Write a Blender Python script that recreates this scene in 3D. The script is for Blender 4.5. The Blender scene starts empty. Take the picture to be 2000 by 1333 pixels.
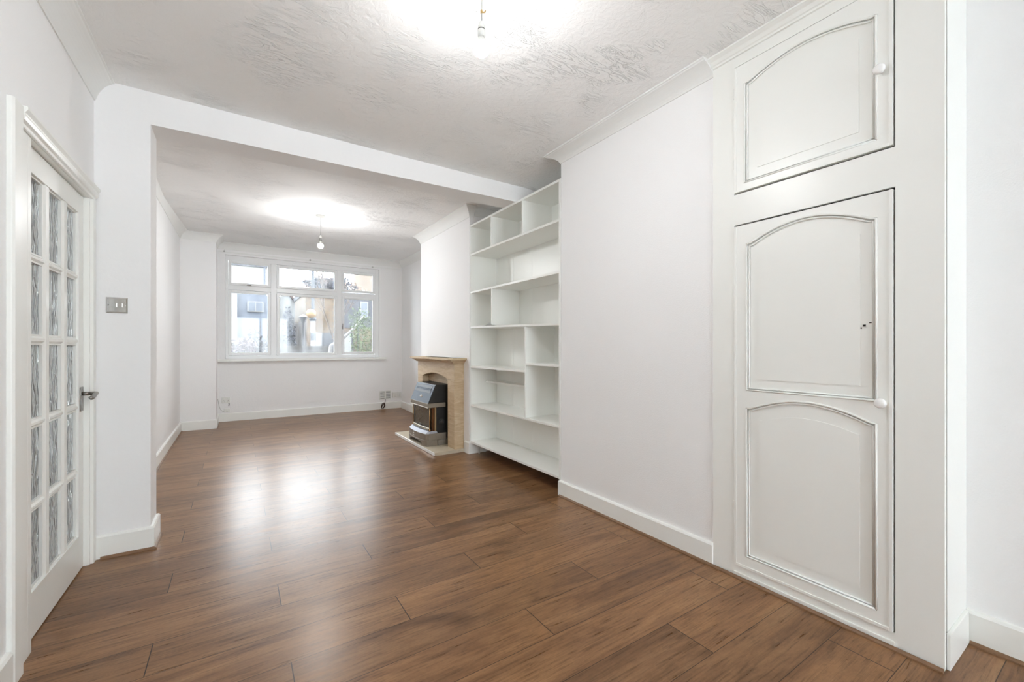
import bpy, bmesh, math, random
from mathutils import Vector, Matrix
random.seed(7)
S = bpy.context.scene
COL = S.collection

# ---------------------------------------------------------------- camera
F_PX, CX, HY = 828.0, 1000.0, 679.0
YAW = math.atan((1000 - 462) / F_PX)
CAMZ = 1.17
cd = bpy.data.cameras.new('camera')
cam = bpy.data.objects.new('camera', cd)
COL.objects.link(cam)
cam.location = (0, 0, CAMZ)
cam.rotation_euler = (math.pi / 2, 0, -YAW)
cd.sensor_width = 36.0
cd.lens = 36.0 * F_PX / 2000.0
cd.shift_y = (HY - 666.5) / 2000.0
cd.clip_start = 0.02
cd.clip_end = 200
S.camera = cam

# ---------------------------------------------------------------- world, exposure
S.view_settings.view_transform = 'Standard'
S.view_settings.look = 'None'
S.view_settings.gamma = 1.0
S.view_settings.use_curve_mapping = False
S.cycles.max_bounces = 10
S.cycles.diffuse_bounces = 7
S.cycles.transmission_bounces = 6
S.cycles.adaptive_threshold = 0.05
S.cycles.caustics_reflective = False
S.cycles.caustics_refractive = False
S.view_settings.exposure = 2.0
SKY = 3.4
BULB_NEAR = 140.0
BULB_FAR = 310.0
BULB_COL = (0.97, 0.99, 1.0)
w = bpy.data.worlds.new('overcast_sky')
S.world = w
w.use_nodes = True
bg = w.node_tree.nodes['Background']
bg.inputs[0].default_value = (0.865, 0.942, 1.0, 1)
bg.inputs[1].default_value = SKY


# ---------------------------------------------------------------- helpers
def lin(c):
    c = c / 255.0
    return c / 12.92 if c <= 0.04045 else ((c + 0.055) / 1.055) ** 2.4


def rgb(r, g, b):
    return (lin(r), lin(g), lin(b), 1.0)


def mat(name, col, rough=0.5, metal=0.0, bump=None, var=None, spec=None, emit=None, coat=0.0):
    """bump=(scale, strength, distance)  var=(scale, amount)"""
    m = bpy.data.materials.new(name)
    m.use_nodes = True
    nt = m.node_tree
    p = nt.nodes['Principled BSDF']
    p.inputs['Base Color'].default_value = col
    p.inputs['Roughness'].default_value = rough
    p.inputs['Metallic'].default_value = metal
    if spec is not None:
        p.inputs['Specular IOR Level'].default_value = spec
    if coat:
        p.inputs['Coat Weight'].default_value = coat
        p.inputs['Coat Roughness'].default_value = 0.15
    geo = nt.nodes.new('ShaderNodeNewGeometry')
    if bump:
        n = nt.nodes.new('ShaderNodeTexNoise')
        n.inputs['Scale'].default_value = bump[0]
        n.inputs['Detail'].default_value = 3
        nt.links.new(geo.outputs['Position'], n.inputs['Vector'])
        b = nt.nodes.new('ShaderNodeBump')
        b.inputs['Strength'].default_value = bump[1]
        b.inputs['Distance'].default_value = bump[2]
        nt.links.new(n.outputs['Fac'], b.inputs['Height'])
        nt.links.new(b.outputs['Normal'], p.inputs['Normal'])
    if var:
        n = nt.nodes.new('ShaderNodeTexNoise')
        n.inputs['Scale'].default_value = var[0]
        n.inputs['Detail'].default_value = 4
        nt.links.new(geo.outputs['Position'], n.inputs['Vector'])
        mx = nt.nodes.new('ShaderNodeMixRGB')
        mx.blend_type = 'MIX'
        a = var[1]
        mx.inputs[1].default_value = tuple(max(0, c * (1 - a)) for c in col[:3]) + (1,)
        mx.inputs[2].default_value = tuple(min(1, c * (1 + a)) for c in col[:3]) + (1,)
        nt.links.new(n.outputs['Fac'], mx.inputs[0])
        nt.links.new(mx.outputs[0], p.inputs['Base Color'])
    if emit:
        p.inputs['Emission Color'].default_value = emit[0]
        p.inputs['Emission Strength'].default_value = emit[1]
    return m


class NT:
    """tiny node-graph helper"""
    def __init__(self, m):
        self.t = m.node_tree

    def n(self, kind, **kw):
        x = self.t.nodes.new(kind)
        for k, v in kw.items():
            setattr(x, k, v)
        return x

    def l(self, a, b):
        self.t.links.new(a, b)

    def math(self, op, a, b=None, c=None):
        x = self.n('ShaderNodeMath', operation=op)
        for i, v in enumerate((a, b, c)):
            if v is None:
                continue
            if isinstance(v, (int, float)):
                x.inputs[i].default_value = v
            else:
                self.l(v, x.inputs[i])
        return x.outputs[0]

    def comb(self, a, b, c):
        x = self.n('ShaderNodeCombineXYZ')
        for i, v in enumerate((a, b, c)):
            if isinstance(v, (int, float)):
                x.inputs[i].default_value = v
            else:
                self.l(v, x.inputs[i])
        return x.outputs[0]

    def noise(self, vec, scale=1, detail=4, rough=0.5, dist=0.0):
        x = self.n('ShaderNodeTexNoise')
        x.inputs['Scale'].default_value = scale
        x.inputs['Detail'].default_value = detail
        x.inputs['Roughness'].default_value = rough
        x.inputs['Distortion'].default_value = dist
        self.l(vec, x.inputs['Vector'])
        return x.outputs['Fac']

    def ramp(self, fac, stops):
        x = self.n('ShaderNodeValToRGB')
        el = x.color_ramp.elements
        while len(el) < len(stops):
            el.new(0.5)
        for e, (p, c) in zip(el, stops):
            e.position = p
            e.color = c
        self.l(fac, x.inputs[0])
        return x.outputs[0]

    def mix(self, fac, a, b, mode='MIX'):
        x = self.n('ShaderNodeMixRGB', blend_type=mode)
        for i, v in enumerate((fac, a, b)):
            if isinstance(v, (int, float)):
                x.inputs[i].default_value = v
            elif isinstance(v, tuple):
                x.inputs[i].default_value = v
            else:
                self.l(v, x.inputs[i])
        return x.outputs[0]


def bx(bm, x0, x1, y0, y1, z0, z1, M=None):
    vs = []
    for x in (x0, x1):
        for y in (y0, y1):
            for z in (z0, z1):
                v = Vector((x, y, z))
                if M:
                    v = M @ v
                vs.append(bm.verts.new(v))
    for f in ((0, 1, 3, 2), (4, 6, 7, 5), (0, 4, 5, 1), (2, 3, 7, 6), (0, 2, 6, 4), (1, 5, 7, 3)):
        bm.faces.new([vs[i] for i in f])
    return vs


def prism(bm, pts, axis, a, b):
    """polygon pts (2D) extruded along axis ('x','y','z') from a to b.  x:(y,z) y:(x,z) z:(x,y)"""
    def P(p, t):
        return {'x': (t, p[0], p[1]), 'y': (p[0], t, p[1]), 'z': (p[0], p[1], t)}[axis]
    A = [bm.verts.new(P(p, a)) for p in pts]
    B = [bm.verts.new(P(p, b)) for p in pts]
    n = len(pts)
    bm.faces.new(A)
    bm.faces.new(B[::-1])
    for i in range(n):
        j = (i + 1) % n
        bm.faces.new((A[i], B[i], B[j], A[j]))


def strip_prism(bm, lo, hi, axis, a, b):
    """solid between two polylines lo and hi of equal length, extruded along axis"""
    for i in range(len(lo) - 1):
        prism(bm, [lo[i], lo[i + 1], hi[i + 1], hi[i]], axis, a, b)


def tube(bm, pts, r, seg=8, cap=True):
    pts = [Vector(p) for p in pts]
    rr = r if isinstance(r, (list, tuple)) else [r] * len(pts)
    rings = []
    up = Vector((0, 0, 1))
    last = None
    for i, p in enumerate(pts):
        d = (pts[min(i + 1, len(pts) - 1)] - pts[max(i - 1, 0)]).normalized()
        ref = last if last is not None else (Vector((1, 0, 0)) if abs(d.dot(up)) > 0.9 else up)
        a = d.cross(ref)
        if a.length < 1e-5:
            a = d.cross(Vector((0.3, 1, 0.2)))
        a.normalize()
        b = a.cross(d).normalized()
        last = b
        rings.append([bm.verts.new(p + (a * math.cos(t) + b * math.sin(t)) * rr[i])
                      for t in [2 * math.pi * k / seg for k in range(seg)]])
    for i in range(len(rings) - 1):
        for k in range(seg):
            j = (k + 1) % seg
            bm.faces.new((rings[i][k], rings[i][j], rings[i + 1][j], rings[i + 1][k]))
    if cap:
        bm.faces.new(rings[0][::-1])
        bm.faces.new(rings[-1])


def lathe(bm, prof, c=(0, 0, 0), axis='z', seg=24):
    """prof: list of (r, h)"""
    rings = []
    for r, h in prof:
        ring = []
        for k in range(seg):
            t = 2 * math.pi * k / seg
            u, v = r * math.cos(t), r * math.sin(t)
            p = {'z': (u, v, h), 'x': (h, u, v), 'y': (u, h, v)}[axis]
            ring.append(bm.verts.new((p[0] + c[0], p[1] + c[1], p[2] + c[2])))
        rings.append(ring)
    for i in range(len(rings) - 1):
        for k in range(seg):
            j = (k + 1) % seg
            bm.faces.new((rings[i][k], rings[i][j], rings[i + 1][j], rings[i + 1][k]))
    bm.faces.new(rings[0][::-1])
    bm.faces.new(rings[-1])


def link(o):
    COL.objects.link(o)
    return o


def obj(name, bm, m, parent=None, smooth=False, bevel=0.0, seg=2, wn=False, label=None):
    bmesh.ops.remove_doubles(bm, verts=bm.verts, dist=1e-6) if False else None
    bmesh.ops.recalc_face_normals(bm, faces=bm.faces)
    xs = [v.co for v in bm.verts]
    if parent is None:
        o0 = Vector(((min(v.x for v in xs) + max(v.x for v in xs)) / 2,
                     (min(v.y for v in xs) + max(v.y for v in xs)) / 2, min(v.z for v in xs)))
        loc = o0
    else:
        o0 = parent.get('_w')
        o0 = Vector(o0) if o0 is not None else parent.matrix_world.translation.copy()
        loc = Vector((0, 0, 0))
    for v in bm.verts:
        v.co -= o0
    me = bpy.data.meshes.new(name)
    bm.to_mesh(me)
    bm.free()
    if smooth:
        for p in me.polygons:
            p.use_smooth = True
    ms = m if isinstance(m, (list, tuple)) else [m]
    for x in ms:
        me.materials.append(x)
    o = bpy.data.objects.new(name, me)
    link(o)
    o.location = loc
    WORLD[o.name] = o0
    o['_w'] = tuple(o0)
    if parent is not None:
        o.parent = parent
    if bevel:
        b = o.modifiers.new('bevel', 'BEVEL')
        b.width = bevel
        b.segments = seg
        b.limit_method = 'ANGLE'
        b.angle_limit = math.radians(40)
    if smooth:
        pass
    if label:
        o['label'] = label
    return o


WORLD = {}


def tag(o, label, cat, group=None, kind=None):
    o['label'] = label
    o['category'] = cat
    if group:
        o['group'] = group
    if kind:
        o['kind'] = kind
    return o


def thing(name, label, cat, loc, group=None, kind=None):
    o = bpy.data.objects.new(name, None)
    link(o)
    o.empty_display_size = 0.05
    o.location = loc
    o['_w'] = tuple(loc)
    tag(o, label, cat, group, kind)
    return o


def struct(name, bm, m, label, cat, **kw):
    o = obj(name, bm, m, **kw)
    tag(o, label, cat, kind='structure')
    return o


def B():
    return bmesh.new()


def box_obj(name, dims, m, parent=None, bevel=0.0, **kw):
    bm = B()
    bx(bm, *dims)
    return obj(name, bm, m, parent, bevel=bevel, **kw)


# ---------------------------------------------------------------- heights of the (slightly crooked) old house
def zceil(x, y):
    near = 2.658 + 0.042 * (x + 0.66) / 2.81
    far = 2.715 + 0.045 * max(0.0, y - 5.6)
    if y <= 2.6:
        return near
    if y <= 3.26:
        return near + (2.66 - near) * (y - 2.6) / 0.66
    return far


# ---------------------------------------------------------------- materials
WALL = mat('white_wall_paint', rgb(245, 245, 245), 0.75, bump=(38, 0.35, 0.004))
WALLPAPER = mat('white_textured_wallpaper', rgb(245, 245, 245), 0.8, bump=(160, 0.35, 0.003))
WOOD_W = mat('white_gloss_woodwork', rgb(243, 244, 240), 0.34, bump=(14, 0.12, 0.004))
SHELF_W = mat('white_painted_shelf_board', rgb(245, 246, 242), 0.33, bump=(18, 0.10, 0.004))
COVE = mat('white_coving', rgb(240, 241, 239), 0.6)
UPVC = mat('white_window_plastic', rgb(240, 241, 241), 0.3)
GAP = mat('dark_gap', rgb(40, 34, 30), 0.9)
CHROME = mat('polished_chrome', rgb(205, 203, 200), 0.12, 1.0)
STEEL = mat('satin_nickel', rgb(150, 148, 144), 0.3, 1.0)
BRASS = mat('antique_brass', rgb(176, 140, 92), 0.3, 1.0)
PLASTIC = mat('white_socket_plastic', rgb(236, 237, 233), 0.35)
FLEX = mat('white_flex', rgb(205, 205, 202), 0.5)
BLACK = mat('black_enamel', rgb(30, 30, 30), 0.45)
GUN = mat('blue_grey_enamel', rgb(84, 94, 106), 0.55, 0.15, var=(40, 0.15))
BRONZE = mat('bronze_grey_metal', rgb(148, 140, 128), 0.42, 0.45, var=(60, 0.08))
TOPSIL = mat('pale_silver_enamel', rgb(176, 180, 190), 0.5, 0.1)
BEADM = mat('dark_oak_bead', rgb(128, 96, 68), 0.45, var=(30, 0.25))
PAPER = mat('white_paper', rgb(244, 244, 242), 0.7)

# ceiling: plaster texture with sweeping strokes
CEIL = bpy.data.materials.new('stippled_plaster_ceiling')
CEIL.use_nodes = True
g = NT(CEIL)
p = CEIL.node_tree.nodes['Principled BSDF']
p.inputs['Base Color'].default_value = rgb(246, 246, 245)
p.inputs['Roughness'].default_value = 0.8
geo = g.n('ShaderNodeNewGeometry')
mp = g.n('ShaderNodeMapping')
mp.inputs['Rotation'].default_value = (0, 0, math.radians(-24))
mp.inputs['Scale'].default_value = (5.0, 24.0, 1)
g.l(geo.outputs['Position'], mp.inputs['Vector'])
n1 = g.noise(mp.outputs[0], 1.0, 4, 0.62, 1.4)
n2 = g.noise(geo.outputs['Position'], 24, 4, 0.6, 0.6)
mask = g.noise(geo.outputs['Position'], 2.6, 2, 0.5)
rid = g.math('ABSOLUTE', g.math('SUBTRACT', n1, 0.5))
rid = g.math('MAXIMUM', g.math('SUBTRACT', 0.035, rid), 0.0)
mk = g.math('MAXIMUM', g.math('SUBTRACT', mask, 0.50), 0.0)
h = g.math('MULTIPLY', g.math('MULTIPLY', rid, mk), 170.0)
h2 = g.math('ADD', h, g.math('MULTIPLY', n2, 0.55))
bmp = g.n('ShaderNodeBump')
bmp.inputs['Strength'].default_value = 0.62
bmp.inputs['Distance'].default_value = 0.016
g.l(h2, bmp.inputs['Height'])
g.l(bmp.outputs[0], p.inputs['Normal'])

# floor: laminate planks running across the room, three-row stagger
FLOOR = bpy.data.materials.new('brown_oak_laminate_planks')
FLOOR.use_nodes = True
g = NT(FLOOR)
p = FLOOR.node_tree.nodes['Principled BSDF']
geo = g.n('ShaderNodeNewGeometry')
sp = g.n('ShaderNodeSeparateXYZ')
g.l(geo.outputs['Position'], sp.inputs[0])
X, Y = sp.outputs[0], sp.outputs[1]
PW, PL = 0.206, 1.36
ry = g.math('DIVIDE', g.math('SUBTRACT', Y, 2.176), PW)
row = g.math('FLOOR', ry)
fy = g.math('FRACT', ry)
m3 = g.math('FLOORED_MODULO', row, 3.0)
ux = g.math('DIVIDE', g.math('SUBTRACT', X, g.math('MULTIPLY_ADD', m3, 0.457, 0.17)), PL)
colu = g.math('FLOOR', ux)
fx = g.math('FRACT', ux)
pid = g.math('ADD', g.math('MULTIPLY', row, 7.31), g.math('MULTIPLY', colu, 3.77))
wn = g.n('ShaderNodeTexWhiteNoise', noise_dimensions='1D')
g.l(pid, wn.inputs['W'])
rnd = wn.outputs['Value']
off = g.math('MULTIPLY', rnd, 60.0)
gr1 = g.noise(g.comb(g.math('MULTIPLY_ADD', X, 1.5, off), g.math('MULTIPLY_ADD', Y, 8.0, off), off), 1.0, 5, 0.6, 0.8)
gr2 = g.noise(g.comb(g.math('MULTIPLY_ADD', X, 6.0, off), g.math('MULTIPLY', Y, 95.0), off), 1.0, 4, 0.65, 0.5)
gr3 = g.noise(g.comb(g.math('MULTIPLY', X, 30.0), g.math('MULTIPLY', Y, 42.0), off), 1.0, 3, 0.6, 1.5)
base = g.ramp(gr1, [(0.22, rgb(94, 65, 45)), (0.40, rgb(122, 88, 60)), (0.55, rgb(143, 106, 73)), (0.78, rgb(160, 124, 89))])
streak = g.ramp(gr2, [(0.33, (0.48, 0.45, 0.42, 1)), (0.50, (1, 1, 1, 1)), (0.75, (1.2, 1.2, 1.2, 1))])
c1 = g.mix(0.75, base, streak, 'MULTIPLY')
c1 = g.mix(0.35, c1, g.ramp(gr3, [(0.35, (0.75, 0.75, 0.75, 1)), (0.65, (1.15, 1.15, 1.15, 1))]), 'MULTIPLY')
tone = g.ramp(rnd, [(0.0, (0.86, 0.85, 0.85, 1)), (0.5, (1, 1, 1, 1)), (1.0, (1.10, 1.08, 1.05, 1))])
c1 = g.mix(1.0, c1, tone, 'MULTIPLY')
kn = g.n('ShaderNodeTexVoronoi')
kn.inputs['Scale'].default_value = 1.0
g.l(g.comb(g.math('MULTIPLY_ADD', X, 1.1, off), g.math('MULTIPLY', Y, 3.2), 0.0), kn.inputs['Vector'])
kd = g.math('ADD', kn.outputs['Distance'], g.math('MULTIPLY', g.math('SUBTRACT', gr2, 0.5), 0.08))
kf = g.ramp(kd, [(0.0, (0.35, 0.28, 0.24, 1)), (0.045, (0.7, 0.66, 0.62, 1)), (0.10, (1, 1, 1, 1))])
c1 = g.mix(0.8, c1, kf, 'MULTIPLY')
ey = g.math('MULTIPLY', g.math('MINIMUM', fy, g.math('SUBTRACT', 1.0, fy)), PW)
ex = g.math('MULTIPLY', g.math('MINIMUM', fx, g.math('SUBTRACT', 1.0, fx)), PL)
gy = g.math('LESS_THAN', ey, 0.0013)
gx = g.math('LESS_THAN', ex, 0.0018)
gv = g.math('MAXIMUM', g.math('MULTIPLY', gy, 0.9), gx)
c1 = g.mix(gv, c1, rgb(40, 28, 22))
g.l(c1, p.inputs['Base Color'])
rr = g.math('MULTIPLY_ADD', gr2, 0.12, 0.235)
g.l(rr, p.inputs['Roughness'])
p.inputs['Specular IOR Level'].default_value = 0.35
p.inputs['Specular Tint'].default_value = (1.0, 0.90, 0.80, 1)
bmp = g.n('ShaderNodeBump')
bmp.inputs['Strength'].default_value = 0.10
bmp.inputs['Distance'].default_value = 0.001
g.l(g.math('SUBTRACT', gr2, g.math('MULTIPLY', gv, 2.0)), bmp.inputs['Height'])
g.l(bmp.outputs[0], p.inputs['Normal'])

# limestone
STONE = bpy.data.materials.new('honey_limestone')
STONE.use_nodes = True
g = NT(STONE)
p = STONE.node_tree.nodes['Principled BSDF']
geo = g.n('ShaderNodeNewGeometry')
mp = g.n('ShaderNodeMapping')
mp.inputs['Scale'].default_value = (6, 3, 22)
g.l(geo.outputs['Position'], mp.inputs['Vector'])
n1 = g.noise(mp.outputs[0], 1, 6, 0.65, 1.0)
g.l(g.ramp(n1, [(0.3, rgb(186, 160, 126)), (0.55, rgb(204, 182, 150)), (0.75, rgb(218, 202, 176))]), p.inputs['Base Color'])
p.inputs['Roughness'].default_value = 0.55


def thin_glass(name, mist=0.0, seed=0.0, tint=(1, 1, 1, 1)):
    m = bpy.data.materials.new(name)
    m.use_nodes = True
    g = NT(m)
    t = m.node_tree
    t.nodes.remove(t.nodes['Principled BSDF'])
    out = [n for n in t.nodes if n.type == 'OUTPUT_MATERIAL'][0]
    tr = g.n('ShaderNodeBsdfTransparent')
    tr.inputs[0].default_value = tint
    gl = g.n('ShaderNodeBsdfGlossy')
    gl.inputs['Roughness'].default_value = 0.03
    fr = g.n('ShaderNodeFresnel')
    fr.inputs[0].default_value = 1.45
    mx = g.n('ShaderNodeMixShader')
    g.l(fr.outputs[0], mx.inputs[0])
    g.l(tr.outputs[0], mx.inputs[1])
    g.l(gl.outputs[0], mx.inputs[2])
    last = mx.outputs[0]
    if mist > 0:
        tl = g.n('ShaderNodeBsdfTranslucent')
        tl.inputs[0].default_value = (0.9, 0.93, 0.95, 1)
        geo = g.n('ShaderNodeNewGeometry')
        mp = g.n('ShaderNodeMapping')
        mp.inputs['Location'].default_value = (seed, 0, seed * 0.7)
        mp.inputs['Scale'].default_value = (5.0, 1, 1.6)
        g.l(geo.outputs['Position'], mp.inputs['Vector'])
        f = g.noise(mp.outputs[0], 1.0, 6, 0.62, 0.6)
        fine = g.noise(geo.outputs['Position'], 90, 3, 0.7)
        f = g.math('ADD', f, g.math('MULTIPLY', g.math('SUBTRACT', fine, 0.5), 0.25))
        fac = g.ramp(f, [(0.40, (0.01, 0.01, 0.01, 1)), (0.62, (mist, mist, mist, 1))])
        m2 = g.n('ShaderNodeMixShader')
        g.l(fac, m2.inputs[0])
        g.l(last, m2.inputs[1])
        g.l(tl.outputs[0], m2.inputs[2])
        last = m2.outputs[0]
    g.l(last, out.inputs[0])
    return m


GLASS_CLEAR = thin_glass('clear_pane_glass', 0.03, 3.1)
GLASS_MIST = thin_glass('misted_pane_glass', 0.075, 8.4)
GLASS_HALF = thin_glass('partly_misted_pane_glass', 0.05, 1.9)

# obscure, wavy door glass
WAVY = bpy.data.materials.new('rippled_obscure_glass')
WAVY.use_nodes = True
g = NT(WAVY)
p = WAVY.node_tree.nodes['Principled BSDF']
p.inputs['Base Color'].default_value = (0.93, 0.95, 0.95, 1)
p.inputs['Roughness'].default_value = 0.04
p.inputs['Transmission Weight'].default_value = 0.72
p.inputs['IOR'].default_value = 1.5
geo = g.n('ShaderNodeNewGeometry')
mp = g.n('ShaderNodeMapping')
mp.inputs['Scale'].default_value = (1, 30.0, 11.0)
g.l(geo.outputs['Position'], mp.inputs['Vector'])
n1 = g.noise(mp.outputs[0], 1, 1, 0.4, 1.2)
bmp = g.n('ShaderNodeBump')
bmp.inputs['Strength'].default_value = 1.0
bmp.inputs['Distance'].default_value = 0.05
g.l(n1, bmp.inputs['Height'])
g.l(bmp.outputs[0], p.inputs['Normal'])

# ---------------------------------------------------------------- FLOOR and CEILING
bm = B()
bx(bm, -0.80, 2.95, -4.45, 8.25, -0.12, 0.0)
struct('floor', bm, FLOOR, 'brown oak laminate plank floor of the through room', 'floor')

bm = B()
xs = [-0.80, -0.66, 0.2, 1.2, 2.15, 2.95]
def grid(bm, xs, ys, zf, up=0.1):
    V = [[bm.verts.new((x, y, zf(x, y))) for y in ys] for x in xs]
    U = [[bm.verts.new((x, y, zf(x, y) + up)) for y in ys] for x in xs]
    nx, ny = len(xs), len(ys)
    for i in range(nx - 1):
        for j in range(ny - 1):
            bm.faces.new((V[i][j], V[i][j + 1], V[i + 1][j + 1], V[i + 1][j]))
            bm.faces.new((U[i][j], U[i + 1][j], U[i + 1][j + 1], U[i][j + 1]))
    for i in range(nx - 1):
        bm.faces.new((V[i][0], V[i + 1][0], U[i + 1][0], U[i][0]))
        bm.faces.new((V[i][-1], U[i][-1], U[i + 1][-1], V[i + 1][-1]))
    for j in range(ny - 1):
        bm.faces.new((V[0][j], U[0][j], U[0][j + 1], V[0][j + 1]))
        bm.faces.new((V[-1][j], V[-1][j + 1], U[-1][j + 1], U[-1][j]))
grid(bm, xs, [-4.45, 2.6, 3.26], zceil, 0.3)
grid(bm, xs, [3.2601, 5.6, 8.25], lambda x, y: zceil(x, max(y, 3.3)), 0.3)
struct('ceiling', bm, CEIL, 'white textured plaster ceiling', 'ceiling')

# ---------------------------------------------------------------- WALLS
ZT = 2.9
XL = -0.66
bm = B()
bx(bm, -0.80, XL, -4.45, 2.236, 0, ZT)
bx(bm, -0.80, -0.735, 2.236, 2.36, 0, ZT)
bx(bm, -0.80, XL, 2.236, 3.22, 2.0, ZT)
bx(bm, -0.80, -0.69, 3.155, 3.22, 0, 2.0)
bx(bm, -0.80, XL, 3.22, 7.47, 0, ZT)
bx(bm, -0.80, -0.25, 7.47, 8.25, 0, ZT)
struct('wall_left', bm, WALLPAPER, 'white papered left wall with the glazed door', 'wall')

# stub wall and beam between the two halves of the room
bm = B()
bx(bm, XL, -0.42, 3.22, 3.43, 0, 2.95)
def beamz(x):
    return 2.470 + (x + 0.42) * 0.0165
def beamy(x):
    return 3.22 + (x + 0.42) * 0.014
pts = [(-0.66, 3.22), (-0.42, 3.22), (2.505, 3.22 + 2.925 * 0.014)]
bt = []
for x in (-0.42, 2.505):
    bt.append([(x, beamy(x), beamz(x)), (x, beamy(x) + 0.21, beamz(x)), (x, beamy(x) + 0.21, 2.95), (x, beamy(x), 2.95)])
va = [[bm.verts.new(q) for q in r] for r in bt]
bm.faces.new(va[0]); bm.faces.new(va[1][::-1])
for i in range(4):
    j = (i + 1) % 4
    bm.faces.new((va[0][i], va[1][i], va[1][j], va[0][j]))
struct('wall_divider', bm, WALL, 'white plastered stub wall and ceiling beam across the room', 'wall')

# right wall with two chimney breasts and the alcove between them
XR = 2.15
XA = 2.505
RW = [(2.43, -4.45), (2.447, 0.452), (2.75, 0.452), (2.75, 1.30), (XR, 1.30), (XR, 2.596), (XA, 2.596), (XA, 4.167),
      (XR, 4.167), (XR, 5.636), (2.56, 5.636), (2.70, 8.25)]
bm = B()
prism(bm, RW + [(2.95, 8.25), (2.95, -4.45)], 'z', 0, ZT)
struct('wall_right', bm, WALLPAPER, 'white right wall with two chimney breasts and shelving alcove', 'wall')

# window wall with opening
WY = 8.08
OX0, OX1, OZ0, OZ1 = -0.150, 2.262, 0.985, 2.640
bm = B()
bx(bm, -0.80, 2.95, WY, WY + 0.28, -0.12, OZ0)
bx(bm, -0.80, 2.95, WY, WY + 0.28, OZ1, 3.1)
bx(bm, -0.80, OX0, WY, WY + 0.28, OZ0, OZ1)
bx(bm, OX1, 2.95, WY, WY + 0.28, OZ0, OZ1)
struct('wall_far', bm, WALL, 'white far wall around the wide front window', 'wall')

# unseen back wall; wide glazed opening added to let fill daylight in
bm = B()
bx(bm, -0.80, -0.2, -4.45, -4.30, 0, ZT)
bx(bm, 1.90, 2.95, -4.45, -4.30, 0, ZT)
bx(bm, -0.2, 1.90, -4.45, -4.30, 2.45, ZT)
struct('wall_back', bm, WALL, 'white back wall behind the viewer, with an opening added for fill daylight', 'wall')
d2 = thing('fill_light_doors', 'unseen white framed glazed doors added in the back wall for fill daylight', 'door', (0.85, -4.40, 0), kind='structure')
bm = B()
for x0 in (-0.2, 0.80, 0.85, 1.85):
    bx(bm, x0, x0 + 0.05, -4.42, -4.36, 0.0, 2.45)
bx(bm, -0.15, 1.85, -4.42, -4.36, 2.39, 2.45)
bx(bm, -0.15, 1.85, -4.42, -4.36, 0.0, 0.10)
obj('door_frame', bm, UPVC, d2)
for x0 in (-0.15, 0.90):
    box_obj('pane', (x0, x0 + 0.95, -4.395, -4.388, 0.10, 2.39), GLASS_CLEAR, d2)

# hall behind the glazed door
bm = B()
bx(bm, -1.95, -1.80, 0.4, 7.6, 0, 2.9)
bx(bm, -1.80, -0.80, 0.4, 0.5, 0, 0.5)
bx(bm, -1.80, -0.80, 7.5, 7.6, 2.60, 2.9)
struct('wall_hall', bm, WALL, 'white hall walls seen through the rippled door glass', 'wall')
bm = B()
bx(bm, -1.95, -0.80, 0.4, 7.6, -0.12, -0.002)
struct('floor_hall', bm, mat('grey_hall_carpet', rgb(120, 112, 104), 0.9), 'grey hall floor behind the glazed door', 'floor')
bm = B()
bx(bm, -1.95, -0.80, 0.4, 7.6, 2.75, 2.9)
struct('ceiling_hall', bm, WALL, 'white hall ceiling behind the glazed door', 'ceiling')


# ---------------------------------------------------------------- sweeps: coving, skirting, floor bead
def sweep(bm, path, prof, zf, closed_prof=True, ends=True):
    """path: list (x,y); room side is to the LEFT of travel. prof: (out, z)"""
    n = len(path)
    P = [Vector(p) for p in path]
    offs = []
    for i in range(n):
        d0 = (P[i] - P[i - 1]).normalized() if i > 0 else None
        d1 = (P[i + 1] - P[i]).normalized() if i < n - 1 else None
        if d0 is None:
            d0 = d1
        if d1 is None:
            d1 = d0
        n0 = Vector((-d0.y, d0.x))
        n1 = Vector((-d1.y, d1.x))
        m = (n0 + n1)
        m = m / max(0.3, m.dot(n0))
        offs.append(m)
    rings = []
    for i in range(n):
        ring = []
        for (o, z) in prof:
            q = P[i] + offs[i] * o
            ring.append(bm.verts.new((q.x, q.y, zf(q.x, q.y) + z)))
        rings.append(ring)
    k = len(prof)
    for i in range(n - 1):
        for a in range(k if closed_prof else k - 1):
            b = (a + 1) % k
            bm.faces.new((rings[i][a], rings[i + 1][a], rings[i + 1][b], rings[i][b]))
    bm.faces.new(rings[0])
    bm.faces.new(rings[-1][::-1])


def cove_prof(p, h, n=8):
    pts = [(0.0, -h), (0.006, -h), (0.010, -h + 0.010)]
    for i in range(n + 1):
        t = i / n * math.pi / 2
        # concave quarter curve from wall to ceiling
        q, e = i / n, 0.5
        pts.append((0.010 + (p - 0.022) * (e * (1 - math.cos(t)) + (1 - e) * q), -h + 0.012 + (h - 0.026) * (e * math.sin(t) + (1 - e) * q)))
    pts += [(p - 0.008, -0.010), (p, -0.008), (p, 0.004), (0.0, 0.004)]
    return pts


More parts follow.
